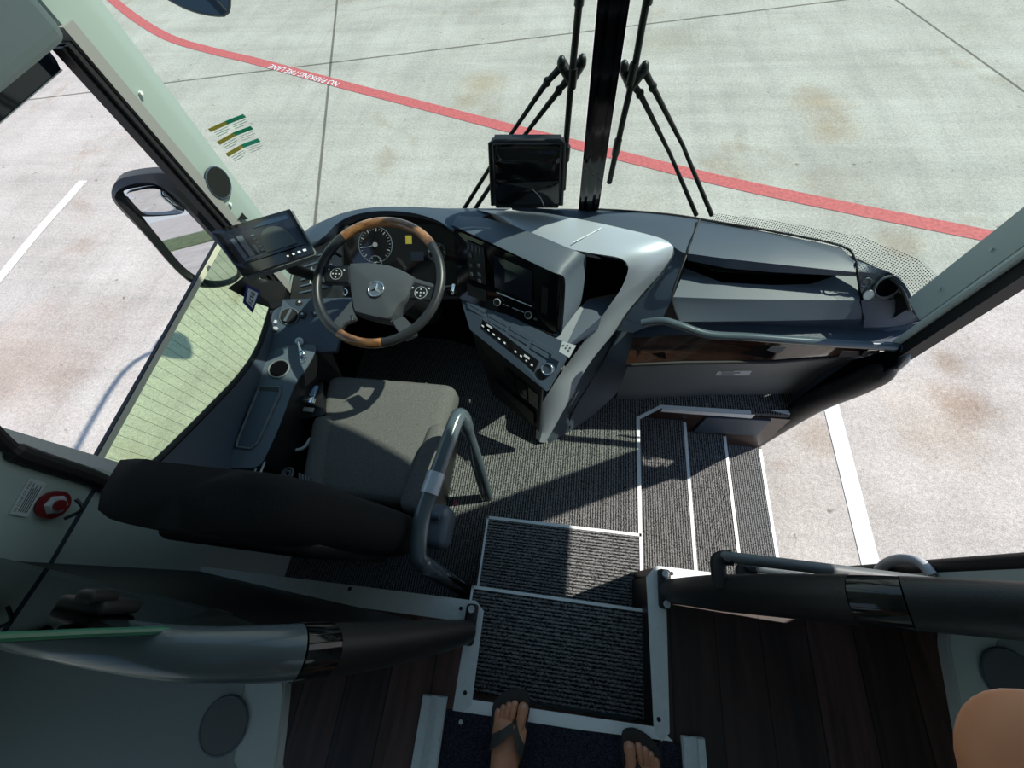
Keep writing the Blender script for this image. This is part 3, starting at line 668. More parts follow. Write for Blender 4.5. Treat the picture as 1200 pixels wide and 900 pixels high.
for k, (u, v) in enumerate(((.155, .70), (.155, .55), (.155, .42), (.24, .60), (.24, .46), (.24, .36))):
    puv(u - .014, u + .014, v - .025, v + .025, 'key', K['ink'], .004, .007)
bm = B()
for k in range(4): fc.slab(bm, .13 + k * .04, .145 + k * .04, .78, .87, .004, .006)
obj('key_marks', bm, K['ink'], fo, 0)
puv(.87, .93, .25, .70, 'card_slot', K['rubber'], 0, .004); puv(.80, .83, .08, .12, 'socket', K['ink'], 0, .003)
puv(.10, .30, .06, .24, 'key_panel', K['black'], 0, .004)

# sloping switch deck below the screen
dk = Patch(Z(553, 388, .03), Z(635, 454, .0), Z(661, 405, .085), Z(541, 345, .10))
ed = [dk(-.02, 0), dk(.3, -.005), dk(1.0, 0), dk(1.12, .1)]
bm = B(); dk.slab(bm, -.03, 1.06, 0, 1.06, -.03, 0); do = obj('switch_deck', bm, K['dash'], con, 0)
for k in range(4):
    for r in range(2):
        u = .04 + k * .235; v = .80 - r * .12 - .03 * k
        bm = B(); dk.slab(bm, u, u + .20, v, v + .10, 0, .006); obj('switch', bm, K['dash'], do, 0)
bm = B(); dk.poly(bm, [(.17, .34), (.86, .18), (.865, .44), (.21, .62)], 0, .005); bs = obj('button_strip', bm, K['gloss'], do, 0)
for k in range(10):
    if k == 5: continue
    u = .20 + k * .068; v = .355 - k * .0155 + .06
    bm = B(); dk.slab(bm, u - .010, u + .012, v - .02, v + .02, .005, .007); obj('button_mark', bm, K['mark'], bs, 0)
for u, v in ((.29, .52), (.74, .37)):
    bm = B(); dk.slab(bm, u - .03, u + .03, v - .02, v + .025, .005, .012); obj('slider', bm, K['foil'], bs, 0)
c = dk(.975, .40); bm = B(); disc(bm, c, dk.n, .028, .018, 28, .024); kn = obj('rotary_knob', bm, K['dash'], do, 40)
bm = B(); ring(bm, c + dk.n * .018, dk.n, .0225, .0045, 32, 8); obj('knob_ring', bm, K['chrome'], kn, 50, 'bright silver ring')
bm = B(); disc(bm, dk(.93, .22, .0), dk.n, .024, .006, 20); obj('knob_plinth', bm, K['rubber'], do, 40)
# dark lower face with hazard button
lf = Patch(Z(577, 462, -.25), Z(632, 506, -.35), dk(1.0, 0, -.004), dk(-.02, 0, -.004))
bm = B(); lf.slab(bm, 0, 1, 0, 1, -.02, 0); lo = obj('lower_face', bm, K['black'], con, 0)
c = on(lf, 600, 443); u1 = (lf.q[1] - lf.q[0]).normalized(); u2 = lf.n.cross(u1)
bm = B(); prism(bm, [c + u1 * a + u2 * b + lf.n * .002 for a, b in ((-.010, -.008), (.010, -.008), (0, .010))], lf.n * .002); obj('hazard_button', bm, K['red'], lo, 0, 'small red triangle')
bm = B()
for k in range(3): lf.slab(bm, .45 + k * .18, .6 + k * .18, .5, .8, 0, .004)
obj('switch_row', bm, K['gloss'], lo, 0)
bm = B(); lf.slab(bm, .15, .9, .08, .38, 0, .012); obj('storage_bin', bm, K['black'], lo, 0)

# silver arch
so = [(560, 246, .298), (600, 247, .30), (640, 250, .303), (700, 261, .306), (768, 277, .305), (786, 286, .298), (791, 297, .27), (781, 314, .22), (755, 345, .12), (722, 387, .0), (690, 427, -.13), (668, 467, -.27), (650, 500, -.42), (639, 519, -.515)]
si = [(575, 251, .300), (610, 268, .302), (655, 288, .303), (690, 296, .303), (726, 302, .300), (735, 309, .285), (736, 318, .255), (728, 338, .19), (715, 357, .13), (699, 380, .045), (664, 428, -.13), (646, 455, -.22), (631, 482, -.34), (628, 514, -.50)]
so, si = spline(Zs(so), 5), spline(Zs(si), 5)
mid = [a.lerp(b, .5) + V((-.004, -.012, .014)) for a, b in zip(so, si)]
bm = B(); loft(bm, [[p + V((.012, .02, -.045)) for p in si], si, [p.lerp(q, .25) for p, q in zip(si, mid)], mid, [p.lerp(q, .25) for p, q in zip(so, mid)], so, [p + V((.0, .03, -.03)) for p in so]], 66)
arch = obj('silver_arch', bm, K['silver'], con, 50, label='satin silver arch')
bm = B(); tube(bm, [Z(672, 284, .319), Z(690, 275, .321), Z(705, 267, .318)], .0025, 6); obj('arch_joint', bm, K['mark'], arch, 50)
# right flank of the console below the arch and the dark cave behind it
fl = Zs([(722, 387, .0), (690, 427, -.13), (668, 467, -.27), (650, 500, -.42), (639, 519, -.515)])
fr = Zs([(745, 392, .0), (735, 432, -.08), (722, 462, -.35), (692, 490, -.50), (645, 519, -.515)])
bm = B(); loft(bm, [[p + V((0, .02, -.02)) for p in fl], [a.lerp(b, .5) + V((.01, .0, 0)) for a, b in zip(resample(fl, 20), resample(fr, 20))], fr], 20); obj('flank', bm, K['dash2'], con, 60)
bm = B(); tube(bm, spline(Zs([(722, 392, -.02), (697, 440, -.17), (678, 470, -.3), (668, 490, -.42), (668, 502, -.48)]), 4), .004, 6); obj('flank_seam', bm, K['rubber'], con, 50)
sh = [Z(655, 395, .07), Z(690, 347, .08), Z(712, 340, .09), Z(737, 318, .20)]
bm = B(); prism(bm, [Z(648, 392, .09), Z(688, 352, .09), Z(735, 345, .09), Z(702, 384, .03), Z(662, 408, .06)], (0, 0, -.02)); obj('shelf', bm, K['dash'], con, 0)
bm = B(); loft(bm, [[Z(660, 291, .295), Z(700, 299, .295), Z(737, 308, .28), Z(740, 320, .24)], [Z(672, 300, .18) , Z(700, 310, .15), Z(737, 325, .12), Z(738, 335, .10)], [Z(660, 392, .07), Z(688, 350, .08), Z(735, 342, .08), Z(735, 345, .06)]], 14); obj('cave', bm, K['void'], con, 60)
tag(decal('notice_card', [on(dk, *p) for p in ((660, 400), (676, 405), (668, 419), (656, 412))], K['paper'], None, .010), 'small white printed card stuck beside the console rotary knob', 'sticker')
bm = B()
for (x, y) in ((661, 405), (664, 408), (667, 411), (666, 405), (669, 408)):
    c = on(dk, x, y) + dk.n * .0116; disc(bm, c, dk.n, .004, .001, 10)
obj('print', bm, K['ink'], bpy.data.objects['notice_card'], 0)

# ------------------------------------------------------------------ steering wheel
WC = V((-.655, .885, .455)); th = math.radians(17); WN = V((0, -math.sin(th), math.cos(th))); WX = V((1, 0, 0)); WY = WN.cross(WX)
sw = root('steering_wheel', 'black leather and wood steering wheel with gray hub', 'steering wheel', WC)
def wp(px, py, h=0.): return PL(px, py, WC + WN * h, WN)
def wr(a, R, h=0.): return WC + (WX * math.cos(a) + WY * math.sin(a)) * R + WN * h
RW = .225
def arc(a0, a1, R=RW, h=0., n=40): return [wr(math.radians(a0 + (a1 - a0) * k / n), R, h) for k in range(n + 1)]
bm = B(); tube(bm, arc(134, 241), .0165, 14); tube(bm, arc(283, 400), .0165, 14); obj('rim', bm, K['sat'], sw, 60)
for a0, a1 in ((40, 134), (241, 283)):
    bm = B(); tube(bm, arc(a0, a1), .0172, 14); obj('rim_inlay', bm, K['wood'], sw, 60, 'polished wood rim section')
hp = [(410, 309), (432, 308), (455, 311), (472, 317), (487, 326), (481, 350), (470, 358), (459, 377), (440, 374), (415, 367), (411, 340), (409, 322)]
hb = [wp(x, y, -.01) for x, y in hp]
bm = B(); n = len(hb); cc = sum(hb, V((0, 0, 0))) / n
loft(bm, [[p - WN * .05 for p in hb] + [hb[0] - WN * .05], hb + hb[:1], [p.lerp(cc, .06) + WN * .010 for p in hb + hb[:1]], [p.lerp(cc, .35) + WN * .018 for p in hb + hb[:1]], [p.lerp(cc, .97) + WN * .020 for p in hb + hb[:1]]], 37)
obj('hub', bm, K['hub'], sw, 40)
ec = wp(440.5, 338.5, .014)
bm = B(); ring(bm, ec, WN, .027, .003, 36, 8)
em = obj('emblem', bm, K['chrome'], sw, 60, label='chrome three pointed star in a ring')
bm = B(); disc(bm, ec - WN * .004, WN, .026, .004, 32); obj('emblem_backing', bm, K['dash2'], em, 40)
bm = B()
for k in range(3):
    a = PI / 2 + k * 2 * PI / 3 - .1; u = WX * math.cos(a) + WY * math.sin(a); w_ = WN.cross(u)
    p0, p1, p2 = ec + w_ * .0055, ec + u * .027, ec - w_ * .0055; top_ = ec + WN * .006
    for t in ((p0, p1, top_), (p1, p2, top_)): face(bm, t)
obj('star', bm, K['chrome'], em, 0)
def spoke(pts, h, mt, name='spoke'):
    bm = B(); q = [wp(x, y, h) for x, y in pts]; prism(bm, q, WN * -.022)
    bmesh.ops.bevel(bm, geom=[e for e in bm.edges], offset=.003, segments=2, affect='EDGES'); return obj(name, bm, mt, sw, 40)
spoke([(409, 311), (411, 333), (378, 331), (372, 318), (380, 307), (392, 312)], -.002, K['hub'])
spoke([(487, 326), (510, 333), (516, 345), (512, 352), (500, 352), (480, 350), (478, 338)], -.004, K['hub'])
spoke([(415, 366), (416, 374), (404, 379), (396, 389), (386, 381), (398, 368), (411, 352)], -.004, K['hub'])
spoke([(459, 376), (472, 370), (486, 384), (488, 392), (474, 399), (463, 384)], -.004, K['hub'])
bm = B(); tube(bm, [wp(412, 368, .002), wp(414, 375, .002)], .002, 6); obj('spoke_trim', bm, K['chrome'], sw, 40)
bm = B(); tube(bm, [wp(458, 377, .002), wp(464, 371, .002)], .002, 6); obj('spoke_trim', bm, K['chrome'], sw, 40)
for (x, y, q) in ((394, 321, [(380, 314), (408, 312), (409, 331), (383, 330)]), (493, 343, [(486, 331), (508, 337), (505, 352), (482, 349)])):
    bm = B(); prism(bm, [wp(a, b, .000) for a, b in q], WN * .005); bp_ = obj('button_pad', bm, K['black'], sw, 0)
    c = wp(x, y, .006); bm = B(); ring(bm, c, WN, .021, .0018, 28, 6); obj('pad_ring', bm, K['dimw'], bp_, 50)
    bm = B()
    for k in range(5):
        a = k * 2 * PI / 4; d_ = (WX * math.cos(a) + WY * math.sin(a)) * (.012 if k < 4 else 0); disc(bm, c + d_, WN, .0028, .002, 8)
    for dx in (-.03, .028): disc(bm, c + WX * dx + WY * .016, WN, .003, .002, 8)
    obj('button', bm, K['foil'], bp_, 30)
bm = B(); tube(bm, [WC - WN * .03, (-.66, 1.0, .22), (-.67, 1.15, -.05)], [.055, .06, .075], 20); obj('column', bm, K['black'], sw, 50)
bm = B(); tube(bm, spline([wp(500, 345, -.06), wp(522, 338, -.04), wp(530, 337, -.03)], 4), .008, 8); obj('stalk', bm, K['black'], sw, 50)
bm = B(); rbox(bm, wp(531, 339, -.03), (.012, .035, .02), .004); obj('stalk_end', bm, K['chrome'], sw, 50)
bm = B(); tube(bm, [wp(400, 300, -.07), wp(393, 296, -.05), wp(386, 298, -.045)], .008, 8); obj('stalk', bm, K['black'], sw, 50)

# ------------------------------------------------------------------ console along the driver's window
lc = root('side_console', 'driver side console with cup holder tray and light switches', 'console', (-1.1, .6, -.5))
# outer bolster against the window
bo = [p + V((.002, 0, 0)) for p in SILL]
bi = [Z(333, 345, .215), Z(324, 375, .20), Z(311, 418, .175), Z(301, 450, .165), Z(284, 494, .155), Z(274, 526, .15), Z(268, 550, .15)]
bm = B(); loft(bm, [spline(bo, 4), [a.lerp(b, .5) + V((0, 0, .006)) for a, b in zip(spline(bo, 4), spline(bi, 4))], spline(bi, 4), [p + V((0, 0, -.035)) for p in spline(bi, 4)]], 24); obj('bolster', bm, K['dash'], lc, 50)
# upper switch panel beside the wheel
sp = Patch(Z(316, 413, .165), Z(388, 408, .12), Z(404, 350, .20), Z(333, 352, .215))
bm = B(); sp.slab(bm, -.02, 1.1, -.06, 1.02, -.03, 0); spo = obj('switch_panel', bm, K['dash'], lc, 0)
def knob(px, py, r, h, mt, name='knob', pointer=True, p=sp, par=None):
    c = on(p, px, py); bm = B(); disc(bm, c, p.n, r, h, 24, r * .86); o = obj(name, bm, mt, par or spo, 40)
    if pointer:
        e = (p.q[1] - p.q[0]).normalized(); f = p.n.cross(e); u = (e * .5 + f).normalized(); w_ = p.n.cross(u) * r * .14
        bm = B(); a, b = c - u * r * .85 + p.n * h, c + u * r * .85 + p.n * h; prism(bm, [a - w_, a + w_, b + w_, b - w_], p.n * .006); obj('pointer', bm, K['dash2'], o, 0)
    return o
k = knob(339, 371, .034, .012, K['black'], 'light_switch')
bm = B(); ring(bm, on(sp, 339, 371) + sp.n * .002, sp.n, .037, .003, 30, 6); obj('bezel', bm, K['dash2'], k, 50)
for px, py in ((355, 369), (352, 355), (366, 353), (370, 368)):
    k = knob(px, py, .017, .010, K['black'], 'switch', False)
    bm = B(); disc(bm, on(sp, px, py) + sp.n * .010, sp.n, .005, .003, 10); obj('switch_mark', bm, K['foil'], k, 0)
for px, py in ((322, 378), (323, 386)):
    c = on(sp, px, py); bm = B(); rbox(bm, c + sp.n * .006, (.022, .018, .012), .004); obj('switch', bm, K['foil'], spo, 40)
bm = B(); ring(bm, on(sp, 403, 343) + sp.n * .004, sp.n, .016, .003, 24, 6); obj('socket_ring', bm, K['chrome'], spo, 50)
# arm rest part: cup holder and long tray
ap = Patch(Z(236, 556, .155), Z(303, 566, .13), Z(368, 402, .155), Z(316, 412, .165))
deck = [(316, 412), (368, 404), (361, 428), (345, 452), (330, 492), (318, 520), (304, 545), (285, 548), (266, 545), (282, 510), (300, 450)]
bm = B(); ol = spline([on(ap, *p) for p in deck], 3, True)
prism(bm, ol, ap.n * -.03); ao = obj('armrest', bm, K['dash2'], lc, 40)
bm = B(); loft(bm, [[p - ap.n * .004 for p in ol[4:24]], [p + V((.0, 0, -.14)) for p in ol[4:24]], [p + V((.0, 0, -.5)) for p in ol[4:24]]], 20); obj('side_skirt', bm, K['black'], lc, 50)
c = on(ap, 327, 432.5)
bm = B(); ring(bm, c + ap.n * .002, ap.n, .040, .0045, 32, 8); obj('cup_ring', bm, K['dash_light'], ao, 60)
bm = B(); disc(bm, c + ap.n * .0005, ap.n, .038, .002, 28); obj('cup_well', bm, K['void'], ao, 40)  # no hollow below: the holder's inside shade is this disc's colour
tr = [(304, 453), (328, 454), (329, 460), (302, 520), (294, 526), (277, 524), (279, 516)]
bm = B(); tube(bm, [on(ap, *p) + ap.n * .002 for p in tr], .005, 8, closed=True); to = obj('tray_rim', bm, K['dash_light'], ao, 50)
bm = B(); prism(bm, [on(ap, *p) for p in tr], ap.n * .0015); obj('tray_floor', bm, K['dash'], to, 0)
bm = B(); prism(bm, [on(ap, *p) for p in ((304, 453), (328, 454), (328, 459), (302, 458))], ap.n * .003); obj('tray_slot', bm, K['black'], to, 0)
bm = B(); box(bm, -1.216, -1.195, .25, 1.25, -.515, .13); obj('footwell_blackout', bm, K['void'], lc, 0)  # black sheet added over the sunlit wall to keep the footwell dark
# key in the panel
c = on(sp, 352, 401) + sp.n * .004
key = root('ignition_key', 'metal key with a ring left in the driver side console', 'key', c)
bm = B(); disc(bm, c, sp.n, .016, .012, 20); obj('lock_barrel', bm, K['foil'], key, 40)
bm = B(); tube(bm, [c + sp.n * .012, c + sp.n * .03 + V((.012, -.02, 0)), c + sp.n * .032 + V((.03, -.05, -.01))], .006, 8); ball(bm, c + sp.n * .03 + V((.034, -.056, -.012)), (.012, .014, .006)); obj('bow', bm, K['chrome'], key, 50)
bm = B(); ring(bm, c + sp.n * .02 + V((.042, -.074, -.012)), V((.3, .2, 1)), .012, .0018, 20, 6); obj('key_ring', bm, K['chrome'], key, 50)
# parking brake
pbk = root('parking_brake', 'parking brake unit with chrome lever and pale blue plate beside the seat', 'parking brake', Z(362, 480, -.05))
bm = B(); prism(bm, Zc([(350, 452), (378, 448), (380, 486), (345, 492), (338, 480)], .03), (0, 0, -.5)); obj('housing', bm, K['black'], pbk, 0)
bm = B(); rbox(bm, Z(366, 458, .035), (.040, .05, .012), .004); obj('plate', bm, mat('pale_blue_plate', (.25, .38, .6), .4), pbk, 40)
bm = B(); c = Z(362, 469, .06); rbox(bm, c, (.052, .034, .022), .008); tube(bm, [c, c + V((-.05, .01, -.03))], .008, 8); obj('lever', bm, K['chrome'], pbk, 40)
bm = B(); rbox(bm, Z(361, 480, .035), (.05, .02, .008), .003); obj('label_plate', bm, K['foil'], pbk, 40)
bm = B(); tube(bm, spline([Z(333, 510, -.02), Z(334, 520, -.03), Z(343, 527, -.02), Z(356, 525, -.01), Z(364, 514, -.02)], 5), .008, 8)
tag(obj('hose', bm, K['paper'], smooth=60), 'short white curved hose beside the driver seat', 'hose')
bm = B(); tube(bm, spline([Z(327, 490, .0), Z(329, 500, -.02), Z(333, 512, -.06), Z(336, 530, -.2)], 4), .004, 6); tag(obj('cable', bm, K['foil'], smooth=60), 'thin pale cable running down beside the side console', 'cable')
bk = root('seatbelt_buckle', 'clear ended seatbelt buckle standing behind the side console', 'seatbelt buckle', Z(304, 556, .1))
bm = B(); c = Z(304, 548, .12); tube(bm, [c + V((x, y, 0)) for x, y in ((-.012, -.022), (.012, -.022), (.012, .022), (-.012, .022))], .004, 6, closed=True); obj('loop', bm, K['foil'], bk, 40)
bm = B(); tube(bm, [c + V((0, -.02, 0)), c + V((.01, -.06, -.15))], .006, 8); obj('stem', bm, K['black'], bk, 40)
bm = B(); c = Z(337, 555, .0); ring(bm, c, (0, 0, 1), .022, .005, 24, 8); ring(bm, c, (0, 0, 1), .011, .004, 20, 8); tag(obj('coil_spring', bm, K['dash_light'], smooth=60), 'small gray coil beside the seat cushion', 'spring')
bm = B()
for k in range(4): rbox(bm, Z(352 + 3.6 * k, 563 + 1.5 * k, .03), (.008, .06, .01), .002, Matrix.Rotation(.45, 3, 'Z'))
tag(obj('belt_reel', bm, K['ink'], smooth=40), 'ribbed dark strap ends behind the seat cushion', 'strap')

# ------------------------------------------------------------------ monitor on the left of the wheel
m0, m1, m2, m3 = D(244, 271, 1.28), D(341, 243, 1.33), D(371, 296, 1.30), D(285, 325, 1.24)
mp_ = Patch(m3, m2, m1, m0)
mon = root('monitor', 'tilted black camera monitor at the foot of the left pillar', 'monitor', m3.lerp(m2, .5) - V((0, 0, .1)))
bm = B(); prism(bm, [mp_(0, .0, -.002), mp_(1, 0, -.002), mp_(1, 1, -.002), mp_(0, 1, -.002)], mp_.n * -.03); bmesh.ops.bevel(bm, geom=bm.edges[:], offset=.006, segments=3, affect='EDGES'); obj('case', bm, K['dash_light'], mon, 40)
bm = B(); mp_.slab(bm, .012, .978, .012, .97, -.002, .001); bz = obj('bezel', bm, K['gloss'], mon, 0)
bm = B(); mp_.slab(bm, .10, .93, .22, .90, .001, .002); so_ = obj('screen', bm, K['screen'], mon, 0)
bm = B(); mp_.poly(bm, [(.44 + .40 * (.5 + .5 * math.cos(a)), .28 + .46 * max(0, math.sin(a)) ** .8) for a in [PI * k / 14 for k in range(15)]], .002, .003); obj('camera_view', bm, K['scr4'], so_, 0)
bm = B(); mp_.poly(bm, [(.46, .80), (.90, .78), (.90, .86), (.62, .88)], .002, .003); obj('camera_view', bm, K['scr3'], so_, 0)
bm = B()
for u, w_, v0, v1 in ((.15, .05, .30, .72), (.23, .07, .30, .74), (.34, .03, .32, .5)): mp_.slab(bm, u, u + w_, v0, v1, .002, .003)
for k in range(5): mp_.slab(bm, .39, .43, .34 + k * .08, .37 + k * .08, .002, .003)
mp_.slab(bm, .15, .38, .25, .29, .002, .003); obj('menu_marks', bm, K['scr2'], so_, 0)
bm = B()
for k in range(4): mp_.slab(bm, .63 + k * .075, .655 + k * .075 + .006 * k, .085, .115 + .004 * k, .001, .003)
obj('button', bm, K['mark'], bz, 0)
bm = B(); tube(bm, [mp_(.6, .3, -.03), mp_(.6, .2, -.08), V((-1.0, 1.05, .24))], .02, 10); obj('mount', bm, K['black'], mon, 50)
# blackened quarter below it with a permit tag
bm = B(); prism(bm, [X(*p, -1.195) for p in ((268, 338), (287, 324), (330, 330), (341, 352), (320, 362), (300, 355))], (-.004, 0, 0)); tag(obj('mirror_fin', bm, K['black'], smooth=0), 'black triangular quarter cover below the monitor', 'cover')
tp = [X(288.5, 333, -1.185), X(304.5, 341, -1.185), X(295.5, 366.5, -1.185), X(284.5, 354.5, -1.185)]
bm = B(); prism(bm, tp, (.003, 0, 0)); pt = tag(obj('permit_tag', bm, K['blue'], smooth=0), 'blue edged permit tag on the glass below the monitor', 'tag')
bm = B(); q = [tp[0].lerp(tp[2], .0)] ; cc = sum(tp, V()) / 4; q = [cc.lerp(p, .70) + V((.0032, 0, 0)) for p in tp]; prism(bm, q, (.001, 0, 0)); pp = obj('number_plate', bm, K['paper'], pt, 0)
bm = B(); tpp = Patch(q[0], q[3], q[2], q[1])
for k, (u0, v0, u1, v1) in enumerate(((.12, .3, .2, .75), (.2, .66, .3, .75), (.26, .3, .33, .7), (.4, .3, .48, .72), (.48, .3, .56, .4), (.62, .3, .70, .72), (.70, .62, .8, .72), (.84, .3, .9, .7))):
    prism(bm, [tpp(a, b, 0) + V((.0012, 0, 0)) for a, b in ((u0, v0), (u1, v0), (u1, v1), (u0, v1))], (.0006, 0, 0))
obj('print', bm, K['ink'], pp, 0)

# ------------------------------------------------------------------ driver's seat
st = root('driver_seat', 'black and gray fabric driver seat behind the steering wheel', 'seat', (-.73, .42, -.52))
def cush(name, c, size, r, mt, rot=None, seg=4, taper=0., crown=0.):
    bm = B(); rbox(bm, (0, 0, 0), size, r, None, seg); bmesh.ops.subdivide_edges(bm, edges=bm.edges[:], cuts=2, use_grid_fill=True)
    for v in bm.verts:
        x, y = v.co.x / size[0] * 2, v.co.y / size[1] * 2
        if v.co.z > 0: v.co.z += crown * (1 - x * x) * (1 - y * y * .6)
        v.co.x *= 1 + taper * (v.co.y / size[1])
        v.co = (rot @ v.co if rot else v.co) + V(c)
    return obj(name, bm, mt, st, 70)
R8 = Matrix.Rotation(math.radians(3), 3, 'X')
cush('cushion', (-.725, .475, -.070), (.53, .52, .15), .05, K['seat'], R8, crown=.012, taper=.24)
for s in (-1, 1):
    cush('side_bolster', (-.715 + s * .222, .37, -.058), (.10, .36, .165), .045, K['seat'], R8 @ Matrix.Rotation(s * -.16, 3, 'Z'))
bm = B(); rbox(bm, (-.70, .42, -.30), (.40, .42, .42), .04); obj('pedestal', bm, K['black'], st, 50)
# backrest: thin shell seen almost edge on from above
pr = [(.0, -.30), (.0, .02), (.22, .035), (.45, .03), (.60, .015), (.68, .0)]
rows = []; prof = [(z * .955, h) for z, h in [(-.04, .25), (.02, .285), (.10, .30), (.25, .30), (.40, .28), (.54, .26), (.64, .245), (.71, .225), (.745, .19), (.757, .13)]]
def backrow(z, hw, yf, yb, n=26):
    out = []
    for k in range(n):
        a = 2 * PI * k / n; ca, sa = math.cos(a), math.sin(a)
        ex = lambda q: math.copysign(abs(q) ** .55, q)
        out.append(V((-.735 - .012 * min(1, max(0, z) / .7) + hw * ex(ca), (yf + yb) / 2 + (yf - yb) / 2 * ex(sa) + (.035 * (abs(ca) ** 3) if sa > 0 else 0), z)))
    return out + out[:1]
bm = B(); L = []
for z, hw in prof:
    t = z / .72; lean = .145 - .025 * t
    L.append(backrow(z, hw, lean + .03 - .045 * max(0, t - .85), lean - .115 + .05 * max(0, t - .8)))
L = [[sum(L[0], V()) / len(L[0])] * 27] + L + [[sum(L[-1], V()) / len(L[-1]) + V((0, 0, .012))] * 27]
loft(bm, L, 27); obj('backrest', bm, K['seatdark'], st, 70)
bm = B(); rbox(bm, (-.735, .035, .30), (.42, .06, .50), .028, Matrix.Rotation(math.radians(2), 3, 'X')); obj('back_shell', bm, K['soft'], st, 60)
bm = B(); L2 = []
cush('seat_side_cover', (-.41, .16, -.05), (.10, .15, .13), .03, K['dash2'])
bm = B(); tube(bm, [(-.47, .19, .03), (-.39, .19, .03)], .016, 10); obj('recliner_knob', bm, K['dash2'], st, 50)
bm = B(); rbox(bm, (-.352, .245, -.01), (.008, .02, .012), .002); obj('belt_button', bm, K['red'], st, 0, 'tiny red button')

# guard rail between the driver's seat and the aisle steps
gr = root('guard_rail', 'blue-gray tube guard rail standing beside the driver seat', 'rail', (-.34, .25, -.52))
path = spline([V((-.305, .375, -.52)), V((-.315, .44, -.2)), V((-.33, .50, .12)), V((-.338, .515, .185)), V((-.352, .49, .205)), V((-.375, .33, .205)), V((-.40, .18, .20)), V((-.395, .06, .19)), V((-.385, .03, .165)), V((-.372, .015, .08)), V((-.345, -.045, -.5))], 7)
rr = []
for p in path: rr.append(.020 if (p.y > .3 and p.z < .1) else .027)
bm = B(); tube(bm, path, rr, 16); obj('tube', bm, K['bluegray'], gr, 60)
bm = B(); tube(bm, [V((-.382, .30, .205)), V((-.392, .23, .204))], .030, 16); obj('sleeve', bm, K['silver'], gr, 60)
bm = B(); tube(bm, spline([V((-.325, .49, .10)), V((-.335, .44, -.1)), V((-.33, .36, -.5))], 4), .010, 8); obj('brace', bm, K['chrome'], gr, 60)
bm = B(); tube(bm, spline([V((-.36, .02, .02)), V((-.33, -.01, -.2)), V((-.315, -.03, -.5))], 4), .014, 8); obj('brace', bm, K['chrome'], gr, 60)

# ------------------------------------------------------------------ wipers on the outside of the windscreen
def wiper(label, blade, hub, bolts, arms, group):
    w = root('windscreen_wiper', label, 'wiper', Y(*hub, 1.53))
    b = spline([Y(*p, 1.525) for p in blade], 4)
    bm = B(); tube(bm, b, .011, 8); bl = obj('blade', bm, K['rubber'], w, 50)
    bm = B(); tube(bm, [b[0], b[-1]], .007, 8)
    for t in (.12, .42, .78): p = b[0].lerp(b[-1], t); d_ = (b[-1] - b[0]).normalized() * .03; tube(bm, [p - d_, p + d_], .0145, 8)
    obj('blade_clip', bm, K['black'], bl, 50)
    bm = B(); c = Y(*hub, 1.545); tube(bm, [Y(*bolts[0], 1.55), c + V((0, 0, -.03)), Y(*bolts[1], 1.55)], [.018, .03, .018], 10)
    for q in bolts: ball(bm, Y(*q, 1.545), (.015, .017, .022), u=12, v=8)
    obj('hub', bm, K['black'], w, 50)
    for a in arms:
        bm = B(); p = [Y(*q, 1.55) for q in a]; tube(bm, p, [.013, .010] + [.0075] * (len(p) - 3) + [.010], 8)
        ball(bm, p[1], (.014, .012, .016), u=10, v=8); obj('arm', bm, K['rubber'], w, 50)
    return w
wiper('black windscreen wiper on the driver side, left of the center divider', [(684, -60), (679, 0), (671, 80), (664, 160), (660, 222)], (670, 82), [(658, 74), (682, 72)], [[(659, 77), (641, 96), (597, 160), (543, 246)], [(664, 95), (655, 106), (612, 162), (556, 246)]], 'w')
wiper('black windscreen wiper on the door side, right of the center divider', [(772, -60), (758, 0), (742, 88), (728, 150), (714, 214)], (742, 88), [(731, 79), (755, 80)], [[(755, 83), (765, 102), (800, 170), (834, 252)], [(741, 98), (750, 110), (785, 180), (816, 252)]], 'w')

# black box standing on the dash
bx = root('dash_display', 'glossy black display box standing on the dashboard beside the center divider', 'display', (-.2, 1.42, .28))
yq = 1.40
a0, a1, b0, b1 = Y(577, 172, yq), Y(658, 172, yq), Y(580, 243, yq - .02), Y(656, 243, yq - .02)
bm = B(); w0 = (a1 - a0).x
prof = [(.0, .27, -.02), (.02, .0, 0), (.5, -.02, .0), (1., .012, 0)]
lines = []
for t, dy in ((0, .035), (.03, .012), (.25, -.004), (.46, -.012), (.54, -.012), (.75, 0.004), (1, .02)):
    l = a0.lerp(b0, t); r = a1.lerp(b1, t); lines.append([l + V((.006, dy + .004, 0)), l + V((.02, dy, 0)), r + V((-.02, dy, 0)), r + V((-.006, dy + .004, 0))])
loft(bm, lines, 16); obj('face', bm, K['gloss'], bx, 60)
bm = B(); prism(bm, [Y(574, 166, yq + .03), Y(661, 166, yq + .03), Y(657, 246, yq + .03), Y(578, 246, yq + .03)], (0, .055, 0)); bmesh.ops.bevel(bm, geom=bm.edges[:], offset=.012, segments=3, affect='EDGES'); obj('case', bm, K['black'], bx, 50)
bm = B(); tube(bm, [Y(p[0], p[1], yq + .01) for p in ((577, 240), (574, 168), (580, 165), (656, 165), (661, 168), (658, 240))], .007, 8); obj('frame', bm, K['soft'], bx, 50)
bm = B(); tube(bm, spline([Y(624, 222, yq - .03), Y(633, 231, yq - .04), Y(638, 243, yq - .05)], 4), .0015, 5); obj('wire', bm, K['foil'], bx, 50)

